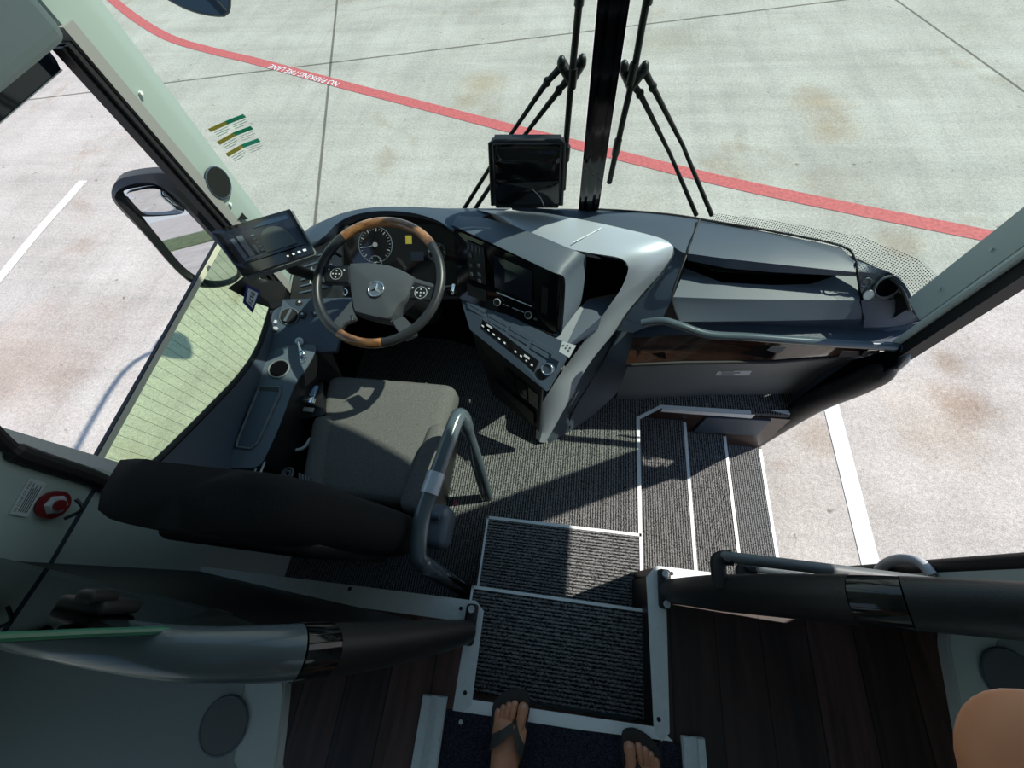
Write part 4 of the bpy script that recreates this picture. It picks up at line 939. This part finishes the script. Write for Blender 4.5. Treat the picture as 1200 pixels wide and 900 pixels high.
# outside mirror on the driver's side
mn = V((.34, -.90, .26)).normalized(); mo = V((-1.55, 1.10, .40))
def mq(px, py, h=0.): return PL(px, py, mo + mn * h, mn)
mr = root('side_mirror', 'large black outside mirror beyond the driver window', 'mirror', mo)
shell = spline([mq(*p) for p in ((131, 232), (134, 215), (150, 207), (186, 203), (203, 208), (228, 236), (262, 275), (278, 300), (281, 325), (262, 336), (232, 336), (205, 316), (170, 276), (145, 250))], 4, True)
bm = B(); cc = sum(shell, V()) / len(shell)
loft(bm, [shell + shell[:1], [cc + (p - cc) * 1.03 - mn * .05 for p in shell + shell[:1]], [cc + (p - cc) * .75 - mn * .13 for p in shell + shell[:1]], [cc + (p - cc) * .02 - mn * .16 for p in shell + shell[:1]]], 57); obj('housing', bm, K['black'], mr, 60)
inn = spline([mq(*p) for p in ((143, 226), (160, 220), (188, 218), (206, 234), (238, 268), (266, 298), (277, 312), (276, 325), (256, 331), (234, 328), (212, 312), (182, 276), (158, 246))], 4, True)
bm = B(); rim = [cc + (p - cc) * 1.0 + mn * .012 for p in inn]; loft(bm, [shell + shell[:1], [p.lerp(q, .5) + mn * .02 for p, q in zip(resample(shell + shell[:1], 60), resample(inn + inn[:1], 60))], inn + inn[:1], [p - mn * .012 for p in inn + inn[:1]]], 60); obj('rim', bm, K['soft'], mr, 60)
bm = B(); face(bm, [p + mn * -.006 for p in inn]); obj('mirror_glass', bm, K['mirror'], mr, 0)
up = spline([mq(*p) for p in ((147, 228), (162, 221), (187, 219), (204, 234), (216, 246), (208, 252), (170, 254), (162, 250))], 4, True)
bm = B(); c2 = sum(up, V()) / len(up)
tl = lambda p: p + mn * (.14 * (p.z - c2.z) + .006)
loft(bm, [[p - mn * .004 for p in up + up[:1]], [tl(c2 + (p - c2) * .96) + mn * .002 for p in up + up[:1]], [tl(c2 + (p - c2) * .6) + mn * .003 for p in up + up[:1]], [tl(c2 + (p - c2) * .02) + mn * .0036 for p in up + up[:1]]], 33); obj('wide_angle_glass', bm, K['mirror'], mr, 80)
bm = B(); tube(bm, spline([mq(225, 234, -.06), mq(240, 238, -.09), V((-1.285, 1.10, .60))], 5), .03, 10); obj('arm', bm, K['black'], mr, 50)
# drop mirror hanging from the roof in front
dm = root('front_mirror', 'black drop mirror hanging outside the upper left windscreen corner', 'mirror', D(232, 8, 1.9))
c = D(238, -22, 1.9); e1, e2 = CR, CU
bm = B(); hp2 = spline([D(*p, 1.9) for p in ((180, -12), (196, 0), (225, 14), (255, 20), (268, 17), (271, 2), (268, -30), (240, -60), (195, -50))], 4, True)
c = sum(hp2, V()) / len(hp2); dd = (c - EYE).normalized()
loft(bm, [[c + (p - c) * .02 + dd * .12 for p in hp2 + hp2[:1]], [c + (p - c) * .8 + dd * .09 for p in hp2 + hp2[:1]], hp2 + hp2[:1], [c + (p - c) * .95 - dd * .015 for p in hp2 + hp2[:1]], [c + (p - c) * .9 - dd * .012 for p in hp2 + hp2[:1]]], 37); obj('housing', bm, K['black'], dm, 60)
bm = B(); face(bm, [c + (p - c) * .9 - dd * .013 for p in hp2]); obj('back_plate', bm, K['navy'], dm, 0)
bm = B(); tube(bm, spline([c + dd * .08, c + V((0, -.1, .5)), V((-1.2, 1.32, 2.0))], 5), .025, 8); obj('arm', bm, K['black'], dm, 50)
# tinted flap at the top of the driver's window
xv = -1.262
bm = B(); prism(bm, [X(72, 83, xv), X(66, 88, xv), X(-60, 196, xv), X(-60, 120, xv), X(46, 42, xv), X(52, 52, xv), X(66, 70, xv)], (-.006, 0, 0)); vf = tag(obj('window_flap', bm, K['navy'], smooth=0), 'dark tinted flap across the top of the open driver window', 'window flap')
bm = B(); prism(bm, [X(74, 82, xv + .003), X(66, 89, xv + .003), X(-60, 197, xv + .003), X(-60, 195, xv + .003), X(66, 87, xv + .003), X(72, 81, xv + .003)], (-.002, 0, 0)); obj('edge_trim', bm, K['white'], vf, 0)

# stickers on the inside of the windscreen
lp = V((-1.17, 1.33, .68)); ln = V((.62, -.78, .08)).normalized()
def wsq(px, py, h=0.): return PL(px, py, lp + ln * h, ln)
rowsq = [((243.5, 151), (263.5, 142), (285, 133.5)), ((254, 166), (272.5, 155.5), (293.5, 147.5)), ((264, 180), (282, 169.5), (302, 162))]
for i, (a, b, c) in enumerate(rowsq):
    pos = ('uppermost', 'middle', 'lowest')[i]
    s = root('inspection_sticker', '%s of the three green and ochre permit stickers on the left windscreen edge' % pos, 'sticker', wsq(*b), 'permit stickers on the windscreen')
    dwn = V((0, 0, 0)); q = lambda p, k=0.: wsq(p[0] + 3.6 * k, p[1] + 3.9 * k)
    for nm, p0, p1, mt in (('ochre_band', a, b, K['ochre']), ('green_band', b, c, K['green'])):
        bm = B(); prism(bm, [q(p0), q(p1), q(p1, .95), q(p0, .95)], ln * .0015); obj(nm, bm, mt, s, 0)
        bm = B()
        for k in range(3):
            f0, f1 = (.12, .9 - .2 * (k == 2)); A = (p0[0] + (p1[0] - p0[0]) * f0, p0[1] + (p1[1] - p0[1]) * f0); Bq = (p0[0] + (p1[0] - p0[0]) * f1, p0[1] + (p1[1] - p0[1]) * f1)
            kk = 1.35 + k * .55; prism(bm, [q(A, kk), q(Bq, kk), q(Bq, kk + .16), q(A, kk + .16)], ln * .001)
        obj('print', bm, K['print_'], s, 0)
# round speaker on the left pillar
pc = V((-1.204, 1.093, .672)); pn = V((1, -.05, 0)).normalized()
sk = root('pillar_speaker', 'round dark speaker grille on the pale left windscreen pillar', 'speaker', pc)
bm = B(); disc(bm, pc - pn * .01, pn, .048, .016, 36); obj('grille', bm, mat('grille_cloth', (.022, .024, .024), .9, noise=.4, nscale=900, spec=.1), sk, 40)
bm = B(); ring(bm, pc + pn * .004, pn, .048, .003, 36, 6); obj('ring', bm, K['dash'], sk, 50)
for px, py in ((164, 109), (269, 239)):
    bm = B(); disc(bm, X(px, py, -1.205), (1, 0, 0), .005, .006, 12); tag(obj('pillar_screw', bm, K['white'], smooth=40), ('small pale screw high on the left windscreen pillar' if px < 200 else 'small pale screw just below the round pillar speaker'), 'screw')
bm = B(); tp_ = [X(278, 258, -1.2), X(284, 249, -1.2), X(291, 257, -1.2)]; face(bm, tp_); ts = tag(obj('warning_sticker', bm, K['rubber'], smooth=0), 'black triangular sticker at the foot of the left pillar', 'sticker')
# emergency valve and its label behind the driver
xl2 = -1.218
ev = root('emergency_valve', 'red emergency release handle on the wall behind the driver seat', 'emergency handle', X(62, 592, xl2))
c = X(60, 591, xl2)
bm = B(); disc(bm, c, (1, 0, 0), .033, .012, 32); obj('red_ring', bm, K['red'], ev, 40)
bm = B(); disc(bm, c + V((.012, 0, 0)), (1, 0, 0), .024, .010, 6, .02); obj('hub', bm, K['foil'], ev, 30)
bm = B(); disc(bm, c + V((.022, 0, 0)), (1, 0, 0), .013, .006, 24); obj('button', bm, K['red'], ev, 40)
bm = B(); tube(bm, spline([c + V((.02, .02, -.03)), c + V((.035, .0, -.045)), c + V((.02, -.028, -.03))], 5), .004, 8); obj('pull_handle', bm, K['black'], ev, 40)
lb = [X(*p, xl2) for p in ((34, 560), (54, 566), (31, 606), (10, 602))]
bm = B(); prism(bm, lb, (.0015, 0, 0)); ll = tag(obj('instruction_label', bm, K['paper'], smooth=0), 'small white printed label beside the red emergency handle', 'label')
lpq = Patch(lb[3], lb[0], lb[1], lb[2])
bm = B(); ux = lpq.q[1] - lpq.q[0]; uy = lpq.q[0] - lpq.q[3]
letters(bm, 'IN CASE OF FIRE', lpq(.08, .26, 0) + V((.0022, 0, 0)), ux, uy, (ux.length * .84, uy.length * .15))
for k in range(5): prism(bm, [lpq(u, v, 0) + V((.0022, 0, 0)) for u, v in ((.1, .36 + k * .11), (.9 - .12 * (k % 2), .36 + k * .11), (.9 - .12 * (k % 2), .40 + k * .11), (.1, .40 + k * .11))], (.0006, 0, 0))
obj('print', bm, K['ink'], ll, 0)

# ------------------------------------------------------------------ partitions in front of the first passenger rows
def partition(name, label, axis, jt, panel, mtube, brk, glasspts=None):
    p = root(name, label, 'partition', axis[0])
    ax = spline(axis, 8); n = len(ax)
    j0, j1 = int(jt[0] * n), int(jt[1] * n)
    bm = B(); tube(bm, ax[:j0 + 1], [.034 + .008 * min(1, i / 10) for i in range(j0 + 1)], 18); obj('padded_rail', bm, K['soft'], p, 60)
    bm = B(); tube(bm, ax[j0:j1 + 1], .0425, 18); obj('joint', bm, K['gloss'], p, 60, 'shiny black joint')
    bm = B(); tube(bm, ax[j1:], [.0415 - .010 * min(1, i / 18) * (1 if glasspts else 0) for i in range(len(ax[j1:]))], 18); obj('end_rail', bm, mtube, p, 60)
    bm = B()
    for q in panel: prism(bm, q, (0, -.006, 0))
    obj('board', bm, K['soft'], p, 0)
    b = brk; bm = B(); rbox(bm, b + V((0, .0, .018)), (.038, .115, .036), .01); bo_ = obj('bracket', bm, K['rubber'], p, 50)
    for dy in (-.043, .043):
        bm = B(); disc(bm, b + V((.0, dy, .036)), (0, 0, 1), .010, .005, 18); ring(bm, b + V((0, dy, .041)), (0, 0, 1), .008, .003, 18, 6); obj('bolt', bm, K['foil'], bo_, 40)
    if glasspts:
        bm = B(); prism(bm, glasspts, (0, -.006, 0)); g = obj('glass_pane', bm, K['clear'], p, 0)
        bm = B(); tube(bm, glasspts[3:-1], .0055, 8); obj('green_edge', bm, K['edge'], g, 40, 'green polished glass edge')
    return p
ly = lambda x: -.09 - .06 * (x + 1.22)
LP = lambda x, z: V((x, ly(x), z))
GP = lambda x, z: V((x, ly(x) + .006, z))
axis = [V((-.235, -.148, .03)), LP(-.275, .25), LP(-.33, .53), LP(-.375, .68), LP(-.44, .765) - V((0, .008, 0)), LP(-.56, .82) - V((0, .022, 0)), LP(-.80, .83) - V((0, .034, 0)), LP(-1.20, .80) - V((0, .034, 0))]
pl = partition('partition', 'low dark partition with glass pane behind the driver seat', axis, (.43, .50),
    [[LP(-1.22, .01), LP(-.27, .01), LP(-.30, .25), LP(-.36, .52), LP(-.44, .60), LP(-.60, .62), LP(-1.22, .62)]], K['bluegray'],
    Z(552, 731, .0), [GP(-1.215, .60), GP(-.62, .60)] + [PL(*q, (-1.22, -.084, 0), (.06, 1, 0)) for q in ((250, 712), (330, 744), (250, 742), (188, 739), (100, 742), (0, 747), (-150, 752))] + [GP(-1.215, 1.35)])
bm = B(); c = PL(118, 708, (-1.22, -.075, 0), (.06, 1, 0)); rbox(bm, c, (.085, .02, .07), .008); rbox(bm, c + V((.02, .014, .03)), (.03, .02, .05), .008); obj('glass_clamp', bm, K['rubber'], pl, 40)
ry = lambda x: .045 + .045 * (x - .385)
RP = lambda x, z: V((x, ry(x), z))
axis = [V((.40, .045, .03)), RP(.43, .25), RP(.48, .45), RP(.545, .60), RP(.64, .70), RP(.78, .755), RP(1.0, .78), RP(1.23, .79)]
pr_ = partition('partition', 'low dark partition behind the entry steps on the door side', axis, (.47, .535),
    [[RP(1.23, .01), RP(1.0, .01), RP(1.0, .205), RP(.45, .105), RP(.47, .25), RP(.53, .50), RP(.62, .62), RP(.78, .68), RP(1.23, .71)], [RP(.42, .01), RP(1.0, .01), RP(1.0, .095), RP(.45, .095)]], K['soft'], Z(777, 690, .0))
bm = B(); tube(bm, [Z(846, 714, .006), Z(1040, 734, .006)], .004, 6); obj('board_edge', bm, K['dash_light'], pr_, 40)
# twin handrails on the front of the right partition
for i, (pts, lab) in enumerate((([(846, 668), (836, 658), (846, 653), (862, 654), (1000, 671), (1100, 684)], 'upper of the two thin tube handrails by the entry steps'), ([(873, 690), (866, 668), (874, 664), (890, 665), (1000, 680), (1100, 692)], 'lower of the two thin tube handrails by the entry steps'))):
    yy = .125
    P = [Y(*pts[2], yy), Y(*pts[3], yy), Y(*pts[4], yy), Y(*pts[5], yy)]
    st0 = V((P[0].x - .01, .055, P[0].z)); 
    h = root('handrail', lab, 'handrail', st0, 'handrails by the entry steps')
    bm = B(); tube(bm, spline([P[0] + V((-.004, -.012, 0)), P[0].lerp(P[1], .5), P[1], P[2], P[3]], 5), .0135, 12); obj('tube', bm, K['bluegray'] if i else K['dash_light'], h, 60)
    bm = B(); tube(bm, spline([st0, P[0] + V((-.012, -.035, 0)), P[0] + V((-.008, -.006, 0)), P[0].lerp(P[1], .8)], 5), .0175, 12); obj('elbow', bm, K['rubber'], h, 60)
bm = B(); tube(bm, spline([X(1030, 668, 1.22), X(1041, 659, 1.21), X(1058, 655, 1.20), X(1078, 659, 1.21), X(1092, 674, 1.22)], 6), .016, 12); tag(obj('door_handle', bm, K['foil'], smooth=60), 'pale bent grab handle at the rear of the entry door opening', 'handle')

# side trays with cup holders behind the partitions
def tray(label, outline, cup, z, edge):
    t = root('side_tray', label, 'tray', Z(*cup, z))
    ol = spline(Zc(outline, z), 3, True)
    bm = B(); prism(bm, ol, (0, 0, -.03)); bmesh.ops.bevel(bm, geom=[e for e in bm.edges], offset=.004, segments=2, affect='EDGES'); obj('table', bm, K['traym'], t, 40)
    cc = sum(ol, V()) / len(ol); dx = V((-.055 if edge > 0 else .055, 0, 0))
    bm = B(); prism(bm, [cc + (p - cc) * .88 + dx * .9 for p in ol], (0, 0, .0015)); obj('recess', bm, K['tray_in'], t, 0)
    c = Z(*cup, z + .003); bm = B(); disc(bm, c, (0, 0, 1), .047, .002, 32); obj('cup_well', bm, K['trayd'], t, 40)
    bm = B(); ring(bm, c, (0, 0, 1), .048, .003, 32, 6); obj('cup_ring', bm, K['dash2'], t, 50)
tray('gray side tray with cup holder behind the left partition', [(332, 792), (330, 840), (322, 905), (310, 1010), (-300, 1000), (-250, 760), (200, 770), (310, 780)], (262, 850), .5, 1)
tray('gray side tray with cup holder behind the right partition', [(1112, 742), (1120, 800), (1140, 905), (1160, 1000), (1800, 1000), (1800, 790), (1300, 755), (1140, 735)], (1186, 795), .5, -1)
# seat rails and runner
for a, lab in (([(497, 813), (525, 816), (497, 1020), (462, 1020)], 'aluminium seat rail on the floor left of the aisle carpet'), ([(797, 861), (824, 864), (838, 1020), (806, 1020)], 'aluminium seat rail on the floor right of the aisle carpet')):
    q = Zc(a, .0); s = root('seat_rail', lab, 'rail', q[0].lerp(q[1], .5), 'seat rails beside the aisle')
    P = Patch(q[3], q[2], q[1], q[0])
    bm = B(); P.slab(bm, 0, 1, 0, 1, .0005, .010); obj('base', bm, K['alu'], s, 0)
    bm = B(); P.slab(bm, .04, .34, 0, 1, .0105, .020); P.slab(bm, .66, .96, 0, 1, .0105, .020); obj('lip', bm, K['alu'], s, 0)
bm = B(); q = Zc([(524, 831), (545, 834), (768, 868), (796, 870), (812, 1040), (492, 1040)], .0); prism(bm, q, (0, 0, .008)); 
tag(obj('aisle_carpet', bm, K['pile'], smooth=0), 'dark ribbed carpet runner under the flip-flops', 'carpet')
bm = B(); disc(bm, Z(540, 846, .009), (0, 0, 1), .006, .002, 12); tag(obj('carpet_stud', bm, K['foil'], smooth=0), 'small round stud at the left corner of the carpet runner', 'stud')
bm = B(); prism(bm, Zc([(622, 822), (744, 840), (742, 850), (640, 838)], -.16), (0, 0, .004)); tag(obj('kick_strip', bm, mat('kick_glass', (.03, .05, .06), .1), smooth=0), 'glossy dark strip at the foot of the upper step riser', 'strip')
SUN, SKY, EXPO = 5.2, 1.0, 0.1

# ------------------------------------------------------------------ the photographer
def skinned(chains, sub=2):
    """chains: lists of (point, radius); points shared by value are welded; returns a bmesh"""
    vs = []; rs = []; es = []; idx = {}
    def vid(p, r):
        k = tuple(round(c, 5) for c in p)
        if k not in idx: idx[k] = len(vs); vs.append(p); rs.append(r)
        return idx[k]
    for ch in chains:
        ids = [vid(V(p), r) for p, r in ch]
        es += list(zip(ids, ids[1:]))
    me = bpy.data.meshes.new('s'); me.from_pydata([tuple(v) for v in vs], es, []); o = bpy.data.objects.new('s', me); C.objects.link(o)
    md = o.modifiers.new('skin', 'SKIN'); md.use_smooth_shade = True
    for i, v in enumerate(me.skin_vertices[0].data): v.radius = (rs[i], rs[i]); v.use_root = (i == 0)
    sd = o.modifiers.new('sub', 'SUBSURF'); sd.levels = sub; sd.render_levels = sub
    bpy.context.view_layer.update()
    ev = bpy.data.meshes.new_from_object(o.evaluated_get(bpy.context.evaluated_depsgraph_get()))
    bm = B(); bm.from_mesh(ev); bpy.data.objects.remove(o); bpy.data.meshes.remove(ev); return bm
def foot(bm, big, heel, side, ztop):
    """a foot from the heel to the tip of the big toe; side=+1 when the big toe is on the right of the foot"""
    big, heel = V(big), V(heel); f = (big - heel); L = f.length; f.normalize(); s = V((f.y, -f.x, 0)) * side
    up = V((0, 0, 1)); w = L * .20
    base = heel - s * 0
    def P(t, o, z): return heel + f * (L * t) + s * o + up * z
    rings = []
    for t, c, hw, hh in ((.0, -.018, .012, .02), (.03, -.018, .026, .032), (.12, -.018, .033, .042), (.25, -.018, .034, .052), (.40, -.019, .036, .046), (.55, -.021, .043, .036), (.68, -.023, .048, .028), (.76, -.024, .047, .022), (.80, -.025, .040, .016)):
        rings.append([P(t, c + hw * math.cos(a) , max(-.0, hh * .75 + hh * .75 * math.sin(a))) for a in [2 * PI * k / 16 for k in range(17)]])
    rings = [[sum(rings[0], V()) / 17] * 17] + rings + [[sum(rings[-1], V()) / 17] * 17]
    t_ = B(); loft(t_, rings, 17); join(bm, t_)
    nails = B()
    toes = [(.0, 1.0, .0145), (-.026, .985, .0095), (-.042, .955, .009), (-.056, .915, .0088), (-.068, .865, .009)]
    for i, (o, tip, r) in enumerate(toes):
        o += .002; b0 = P(.70, o * .92 - .001, r * 1.15); b1 = P((.70 + tip) / 2 + .01, o, r * 1.35); b2 = P(tip - r / L * 1.0, o * 1.0, r * 1.02)
        pts = spline([b0, b1, b2], 5); n = len(pts); rr = [r * (.98 + (.10 if k > n * .55 else 0)) for k in range(n)]
        tip_dir = (pts[-1] - pts[-2]).normalized()
        for q, sc in ((.45, .92), (.8, .66), (.98, .2)): pts.append(b2 + tip_dir * r * q); rr.append(r * sc * 1.08)
        tube(bm, pts, rr, 12)
        ball(nails, b2 + up * r * .72 + tip_dir * r * .1, (r * .62, r * .78, r * .36), Matrix.Rotation(math.atan2(f.y, f.x) - PI / 2, 3, 'Z'), 10, 8)
    return f, s, L, P, nails
LB, LH = Z(614, 822, .03), Z(598, 905, .03) ; LB.z = 0; LH.z = 0
lbig = V((LB.x, LB.y, .022)); lheel = lbig + V((-.035, -.255, 0))
RB = Z(737, 867, .03); rbig = V((RB.x, RB.y, .022)); rheel = rbig + V((.03, -.255, 0))
zf = .022
bm = B()
Lf = foot(bm, lbig, lheel, 1, 0); Rf = foot(bm, rbig, rheel, -1, 0)
la = Lf[3](.14, -.018, .045); ra = Rf[3](.14, -.018, .045)
pel = V((.10, lheel.y - .10, .92)); W = []
tipF = D(1236, 910, .052); k1 = D(1330, 985, .075); k2 = D(1460, 1120, .11); wr_ = D(1560, 1300, .19)
shR, shL = V((.30, pel.y + .04, 1.40)), V((-.10, pel.y + .04, 1.40))
elR = V((.42, -.38, 1.18))
chains = [
 [(pel, .13), (pel + V((0, .01, .18)), .125), (pel + V((0, .02, .36)), .14), (pel + V((0, .03, .50)), .10), (pel + V((0, .04, .57)), .055), (pel + V((0, .06, .63)), .055)],
 [(pel, .13), (pel + V((-.09, 0, -.06)), .09), (V((la.x - .01, la.y - .02, .50)), .058), (V((la.x, la.y - .03, .34)), .055), (la + V((0, 0, .06)), .036), (la, .036)],
 [(pel, .13), (pel + V((.09, 0, -.06)), .09), (V((ra.x + .01, ra.y - .02, .50)), .058), (V((ra.x, ra.y - .03, .34)), .055), (ra + V((0, 0, .06)), .036), (ra, .036)],
 [(pel + V((0, .03, .50)), .10), (shR, .06), (elR, .042), (wr_, .028), (wr_.lerp(k2, .5), .034), (k2, .034)],
 [(pel + V((0, .03, .50)), .10), (shL, .06), (V((-.28, pel.y - .02, 1.13)), .042), (V((-.26, pel.y + .12, .92)), .028), (V((-.25, pel.y + .17, .84)), .032)],
]
sk_ = skinned(chains); join(bm, sk_)
hand = [[(k2, .02), (k1, .0115), (k1.lerp(tipF, .6), .0120), (tipF, .0122)]]
for j, o in enumerate((.022, .044, .064)):
    b = k2 + CR * o; hand.append([(b, .014), (b - CU * .025 + CR * .01, .0105), (b - CU * .05 + CR * .004, .0095), (b - CU * .055 - CR * .012 - CF * .02, .009)])
hand.append([(k2, .02), (k2 + CR * .04 + CU * .02, .012), (k2 + CR * .05 + CU * .035, .010)])
for ch in hand: join(bm, skinned([ch], 3))
lh = V((-.25, pel.y + .17, .84))
for j in range(4): join(bm, skinned([[(lh + V((0, .02 - .018 * j, -.01)), .013), (lh + V((.005, .03 - .02 * j, -.07)), .009), (lh + V((.02, .03 - .018 * j, -.10)), .0085), (lh + V((.03, .03 - .018 * j, -.115)), .008)]]))
join(bm, skinned([[(lh + V((0, .02, 0)), .014), (lh + V((.02, .05, -.03)), .010), (lh + V((.03, .055, -.06)), .009)]]))
hc = pel + V((0, .09, .74))
ball(bm, hc, (.075, .095, .115)); ball(bm, hc + V((0, .085, -.045)), (.05, .03, .05)); ball(bm, hc + V((0, .100, -.005)), (.013, .022, .022))
for s in (-1, 1): ball(bm, hc + V((s * .077, 0, -.005)), (.012, .022, .032))
me_loc = V((.10, lheel.y, 0.008))
person = obj('person', bm, K['skin'], smooth=70); tag(person, 'person in brown flip-flops standing on the aisle carpet holding the camera', 'person')
bm = B()
for s in (-1, 1): ball(bm, hc + V((s * .030, .088, .012)), (.013, .010, .010))
obj('eyes', bm, K['mark'], person, 60)
bm = B(); ball(bm, hc + V((0, .098, -.058)), (.026, .012, .007)); obj('mouth', bm, K['red'], person, 60)
bm = B(); ball(bm, hc + V((0, -.018, .030)), (.083, .092, .103)); obj('hair', bm, K['hair'], person, 60)
for nb in (Lf[4], Rf[4]): obj('toenails', nb, K['nail'], person, 60)
bm = skinned([[(pel + V((0, 0, .04)), .14), (pel + V((0, .01, .18)), .142), (pel + V((0, .02, .36)), .155), (pel + V((0, .03, .50)), .112)], [(pel + V((0, .03, .50)), .112), (shR, .074), (shR.lerp(elR, .6), .06)], [(pel + V((0, .03, .50)), .112), (shL, .074), (shL.lerp(V((-.28, pel.y - .02, 1.13)), .6), .06)]])
obj('shirt', bm, K['shirt'], person, 70)
bm = skinned([[(pel + V((0, 0, .06)), .146), (pel, .146)], [(pel, .146), (pel + V((-.09, 0, -.06)), .108), (V((la.x - .01, la.y - .02, .56)), .085)], [(pel, .146), (pel + V((.09, 0, -.06)), .108), (V((ra.x + .01, ra.y - .02, .56)), .085)]])
obj('shorts', bm, K['shorts'], person, 70)
for (f, s, L, P, nb), nm in ((Lf, 'l'), (Rf, 'r')):
    out = spline([P(t, o, -.0135) for t, o in ((1.09, -.012), (1.06, .012), (.93, .021), (.70, .020), (.45, .010), (.2, .014), (.0, .006), (-.05, -.02), (.0, -.046), (.2, -.056), (.45, -.062), (.70, -.080), (.88, -.086), (1.0, -.066), (1.07, -.036))], 4, True)
    bm = B(); prism(bm, out, (0, 0, .0135)); bmesh.ops.bevel(bm, geom=[e for e in bm.edges if abs((e.verts[0].co - e.verts[1].co).z) < 1e-5], offset=.003, segments=2, affect='EDGES'); fo_ = obj('flip_flop', bm, K['flip'], person, 50)
    bm = B()
    for ed_ in (.0245, -.068):
        h_ = (ed_ - .0135) / 2
        fr_ = spline([P(.815, -.0135 + (.004 if ed_ > 0 else -.004), .027), P(.735, -.0135 + (ed_ + .0135) * .55, .047), P(.655, ed_ * .97, .030), P(.62, ed_, .0)], 5)
        bk_ = spline([P(.745, -.0135, .050), P(.63, -.0135 + (ed_ + .0135) * .50, .064), P(.52, ed_ * .97, .038), P(.46, ed_, .0)], 5)
        t_ = B(); loft(t_, [fr_, bk_], 16, thick=(0, 0, .003)); join(bm, t_)
    tube(bm, [P(.815, -.0135, .03), P(.83, -.0135, -.004)], .005, 8)
    obj('strap', bm, K['strapm'], fo_, 50)

# ------------------------------------------------------------------ light
sd = bpy.data.lights.new('sun', 'SUN'); sd.energy = SUN; sd.angle = math.radians(.6); sd.color = (1.0, .945, .87)
so2 = bpy.data.objects.new('sun', sd); C.objects.link(so2); so2.location = (6, 4, 9)
dr = V((-1, -.48, -1.30)).normalized(); so2.rotation_euler = dr.to_track_quat('-Z', 'Y').to_euler()
w = bpy.data.worlds.new('sky'); scene.world = w; w.use_nodes = True; nt = w.node_tree; bg = nt.nodes['Background']
tc = nt.nodes.new('ShaderNodeTexCoord'); sx = nt.nodes.new('ShaderNodeSeparateXYZ'); nt.links.new(tc.outputs['Generated'], sx.inputs[0])
rp = nt.nodes.new('ShaderNodeValToRGB'); e = rp.color_ramp.elements; e[0].position = .0; e[0].color = (.78, .84, .90, 1); e[1].position = .6; e[1].color = (.28, .46, .80, 1)
nt.links.new(sx.outputs['Z'], rp.inputs['Fac']); nt.links.new(rp.outputs['Color'], bg.inputs['Color']); bg.inputs['Strength'].default_value = SKY
scene.view_settings.view_transform = 'Standard'; scene.view_settings.look = 'None'; scene.view_settings.exposure = EXPO; scene.view_settings.gamma = 1.0
